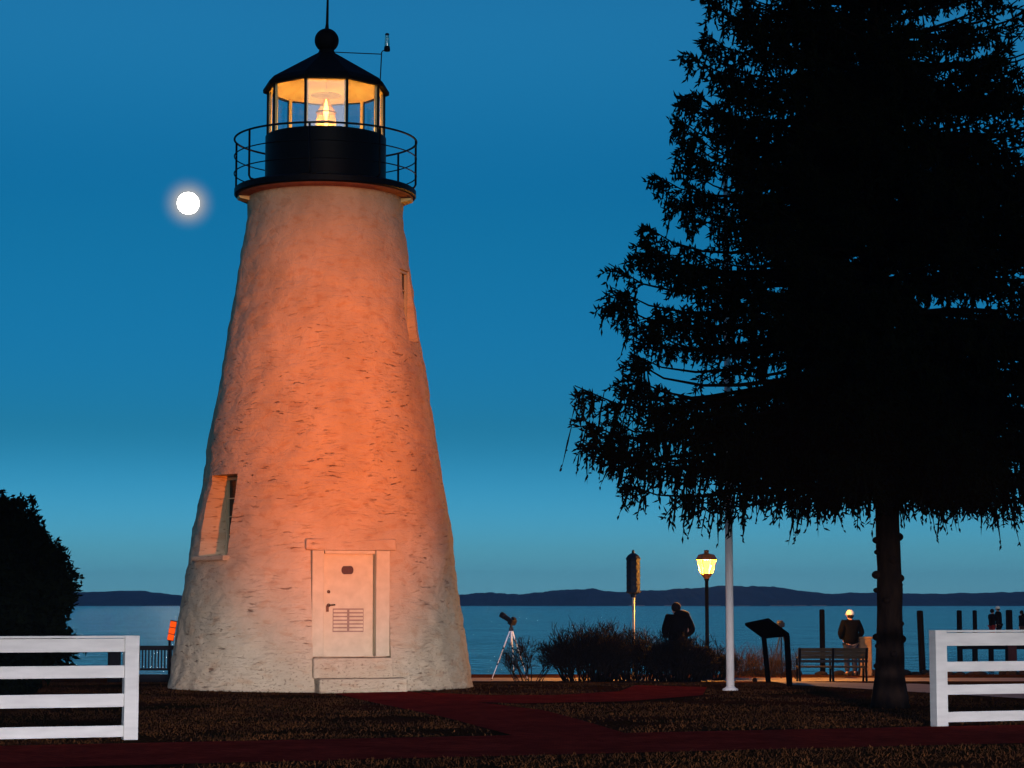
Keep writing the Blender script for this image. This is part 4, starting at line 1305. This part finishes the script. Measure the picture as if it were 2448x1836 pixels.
def person(label, loc, rz, H=1.70, arms='pockets', coat=None, legs=None, head='hair', hood=False, lean=0.0, bag=False, nod=0.0, group=None, bulk=1.0):
    """faces local +y (away from the viewer when rz = 0)"""
    k = H / 1.70
    t = thing('person', label, 'person', loc, rz, group)
    P = lambda x, y, z: Vector((x * k, (y + lean * max(0, z - .9)) * k, z * k))
    if arms == 'pockets':      # elbows out, hands at the front of the waist
        arm = lambda s: [((.185 * s, -.02, 1.385), .052), ((.29 * s, -.05, 1.10), .042), ((.17 * s, .13, .97), .030)]
        hand_dir = lambda s: Vector((-.6 * s, .5, -.35)).normalized()
    elif arms == 'front':      # forearms raised, hands held together before the chest
        arm = lambda s: [((.185 * s, 0, 1.385), .052), ((.25 * s, .06, 1.12), .042), ((.09 * s, .26, 1.18), .030)]
        hand_dir = lambda s: Vector((-.5 * s, .6, .35)).normalized()
    else:                      # hanging
        arm = lambda s: [((.185 * s, 0, 1.385), .052), ((.23 * s, -.02, 1.10), .042), ((.25 * s, .05, .85), .030)]
        hand_dir = lambda s: Vector((.03 * s, .12, -1)).normalized()
    V = [P(0, 0, .93)]; E_ = []; Rr = [.125 * k]
    chest = chain(V, E_, Rr, 0, [(P(0, -.01, 1.12), .115 * k), (P(0, -.01, 1.33), .135 * k)])
    neck = chain(V, E_, Rr, chest, [(P(0, 0, 1.455), .055 * k)])
    fy = .015 + nod
    hd_ = chain(V, E_, Rr, neck, [(P(0, fy + .01, 1.52), .062 * k), (P(0, fy, 1.585), .078 * k), (P(0, fy - .01, 1.645), .066 * k)])
    V.append(P(0, fy + .105, 1.565)); Rr.append(.014 * k); E_.append((hd_ - 1, len(V) - 1))     # nose
    for s in (-1, 1):
        V.append(P(.088 * s, fy - .005, 1.575)); Rr.append(.016 * k); E_.append((hd_ - 1, len(V) - 1))   # ears
        ch = [(P(*p), r * k) for p, r in arm(s)]
        wv = chain(V, E_, Rr, chest, ch)
        wp_ = V[wv]; hd = hand_dir(s)
        palm = chain(V, E_, Rr, wv, [(wp_ + hd * .055 * k, .028 * k)])
        side = hd.cross(Vector((0, 0, 1)))
        side = side.normalized() if side.length > .1 else Vector((1, 0, 0))
        nrm_ = hd.cross(side).normalized()
        for f, ln in zip((-1.5, -.5, .5, 1.5), (.060, .072, .068, .052)):
            b0 = V[palm] + hd * .035 * k + side * f * .018 * k
            chain(V, E_, Rr, palm, [(b0, .009 * k), (b0 + (hd * .8 + nrm_ * .35) * ln * .55 * k, .008 * k), (b0 + (hd * .55 + nrm_ * .75) * ln * k, .0065 * k)])
        b0 = V[palm] - side * .034 * k
        chain(V, E_, Rr, palm, [(b0, .010 * k), (b0 + (hd * .7 - side * .5) * .045 * k, .008 * k)])
        hip = chain(V, E_, Rr, 0, [(P(.095 * s, 0, .87), .088 * k), (P(.105 * s, .012, .48), .056 * k), (P(.11 * s, -.01, .09), .036 * k), (P(.115 * s, .14, .035), .032 * k)])
    body = skin_mesh('body', V, E_, Rr, 1)
    link_mesh('body', body, M['skin'], t, True)
    ey = MB()
    for s in (-1, 1): ey.sphere(tuple(P(.030 * s, fy + .074, 1.592)), .011 * k, 8, 6)
    ey.build('eyes', M['hair'], t)
    mo_ = MB().box(tuple(P(0, fy + .076, 1.522)), (.045 * k, .012 * k, .010 * k)); mo_.build('mouth', M['red_cloth'], t)
    # coat
    k0 = k; k = k * bulk
    V = [P(0, .0, .80 / bulk)]; E_ = []; Rr = [(.205 * k, .155 * k)]
    c = chain(V, E_, Rr, 0, [(P(0, -.01, .98 / bulk), (.200 * k, .150 * k)), (P(0, -.015, 1.18 / bulk), (.205 * k, .155 * k)), (P(0, -.015, 1.34 / bulk), (.200 * k, .14 * k))])
    chain(V, E_, Rr, c, [(P(0, -.005, 1.44 / bulk), (.105 * k, .09 * k))] + ([(P(0, -.02, 1.48 / bulk), (.085 * k, .08 * k))] if not hood else []))
    for s in (-1, 1):
        a_ = [(P(p[0], p[1], p[2] / bulk), r * 1.75 * k) for p, r in arm(s)]
        chain(V, E_, Rr, c, a_)
    link_mesh('coat', skin_mesh('coat', V, E_, Rr, 2), coat or M['coat_black'], t, True)
    k = k0
    if hood:
        hm = MB().sphere(tuple(P(.07, -.09, 1.455)), .165 * k, 16, 10, (1.15, .75, .60)); hm.build('hood', coat or M['coat_black'], t, True)
    k = k0
    # trousers
    V = [P(0, 0, .90)]; E_ = []; Rr = [.15 * k]
    for s in (-1, 1):
        chain(V, E_, Rr, 0, [(P(.10 * s, 0, .80), .112 * k), (P(.108 * s, .012, .47), .082 * k), (P(.112 * s, -.01, .10), .068 * k)])
    link_mesh('trousers', skin_mesh('trousers', V, E_, Rr, 2), legs or M['denim'], t, True)
    for s in (-1, 1):
        MB().sphere(tuple(P(.115 * s, .055, .045)), .055 * k, 12, 8, (.85, 2.5, .85)).build('shoe', M['shoe'], t, True)
    if head == 'hair':
        h_ = MB().sphere(tuple(P(0, fy - .022, 1.612)), .106 * k, 18, 12, (.98, 1.05, 1.02))
        # short hair: keep the face clear
        h_.v = [(x, min(y, (fy + .055) * k + lean * .7 * k), z) for (x, y, z) in h_.v]
        h_.build('hair', M['hair'], t, True)
    else:
        h_ = MB().sphere(tuple(P(0, fy - .012, 1.625)), .108 * k, 20, 12, (1, 1.06, .95))
        zc = 1.585 * k
        h_.v = [(x, y, max(z, zc)) for (x, y, z) in h_.v]
        cp = h_.build('cap', M['cap_white'], t, True)
        br = MB().sphere(tuple(P(0, fy + .13, 1.592)), .085 * k, 16, 8, (1, 1.0, .10)); br.build('cap_brim', M['cap_white'], cp, True)
        h2 = MB().sphere(tuple(P(0, fy - .035, 1.562)), .088 * k, 16, 10, (1, .85, .85)); h2.build('hair', M['hair'], t, True)
    if bag:
        b_ = MB().sphere(tuple(P(-.02, -.19, .90)), .15 * k, 14, 10, (1.0, .55, 1.25)); b_.build('bag', M['red_cloth'], t, True)
    return t


p = at(1608, 1480, 55.8)
person('person in dark hooded coat with dark hair, standing behind the shrubs by the street lamp', (at(1620, 1500, 51.7).x, 51.7, gz(51.7)), R(24), 1.80, 'pockets', None, None, 'hair', True, .06, nod=.03, bulk=1.2)
person('person in white cap and black jacket, standing behind the bench with elbows out', (at(2033, 1500, 57.0).x, 57.0, gz(57.0)), R(16), 1.66, 'pockets', None, None, 'cap', bulk=1.1)
cpz = pz + .001
grp = 'couple on the pier'
person('dark-haired person in black coat with red trousers, left one of the couple on the pier', (at(2372, 1500, PY_ + .6).x, PY_ + .6, cpz), R(-65), 1.62, 'front', None, M['red_cloth'], 'hair', False, .03)
person('person in black coat and pale cap, right one of the couple on the pier', (at(2388, 1500, PY_ + .5).x, PY_ + .5, cpz), R(60), 1.76, 'hang', None, M['coat_black'], 'cap', False, .05)
person('person in dark coat and brown trousers at the right edge above the fence', (at(2446, 1500, PY_ + .7).x, PY_ + .7, cpz), R(40), 1.55, 'hang', None, M['brown_cloth'], 'hair', True, .12)

# ------------------------------------------------------------------ sea haze
hm = bpy.data.materials.new('sea_haze'); hm.use_nodes = True
hn = hm.node_tree; hn.nodes.clear()
ho_ = hn.nodes.new('ShaderNodeOutputMaterial'); pv = hn.nodes.new('ShaderNodeVolumePrincipled')
pv.inputs['Color'].default_value = (.42, .70, 1, 1); pv.inputs['Density'].default_value = 1.3e-4
pv.inputs['Anisotropy'].default_value = 0.0
hn.links.new(pv.outputs[0], ho_.inputs['Volume'])
hb_ = MB().box((0, 2200, 31), (5400, 5200, 76)).build('haze', hm)
tag(hb_, 'thin blue dusk haze over the bay', 'haze', kind='stuff')

# ------------------------------------------------------------------ render settings
sc.view_settings.view_transform = 'Standard'
sc.view_settings.look = 'None'
sc.view_settings.exposure = 0.0
sc.view_settings.gamma = 1.0
sc.render.engine = 'CYCLES'
cy = sc.cycles
cy.max_bounces = 6; cy.diffuse_bounces = 3; cy.glossy_bounces = 3; cy.transparent_max_bounces = 16; cy.transmission_bounces = 4
cy.sample_clamp_indirect = 6.0
cy.caustics_reflective = False; cy.caustics_refractive = False
cy.use_denoising = True
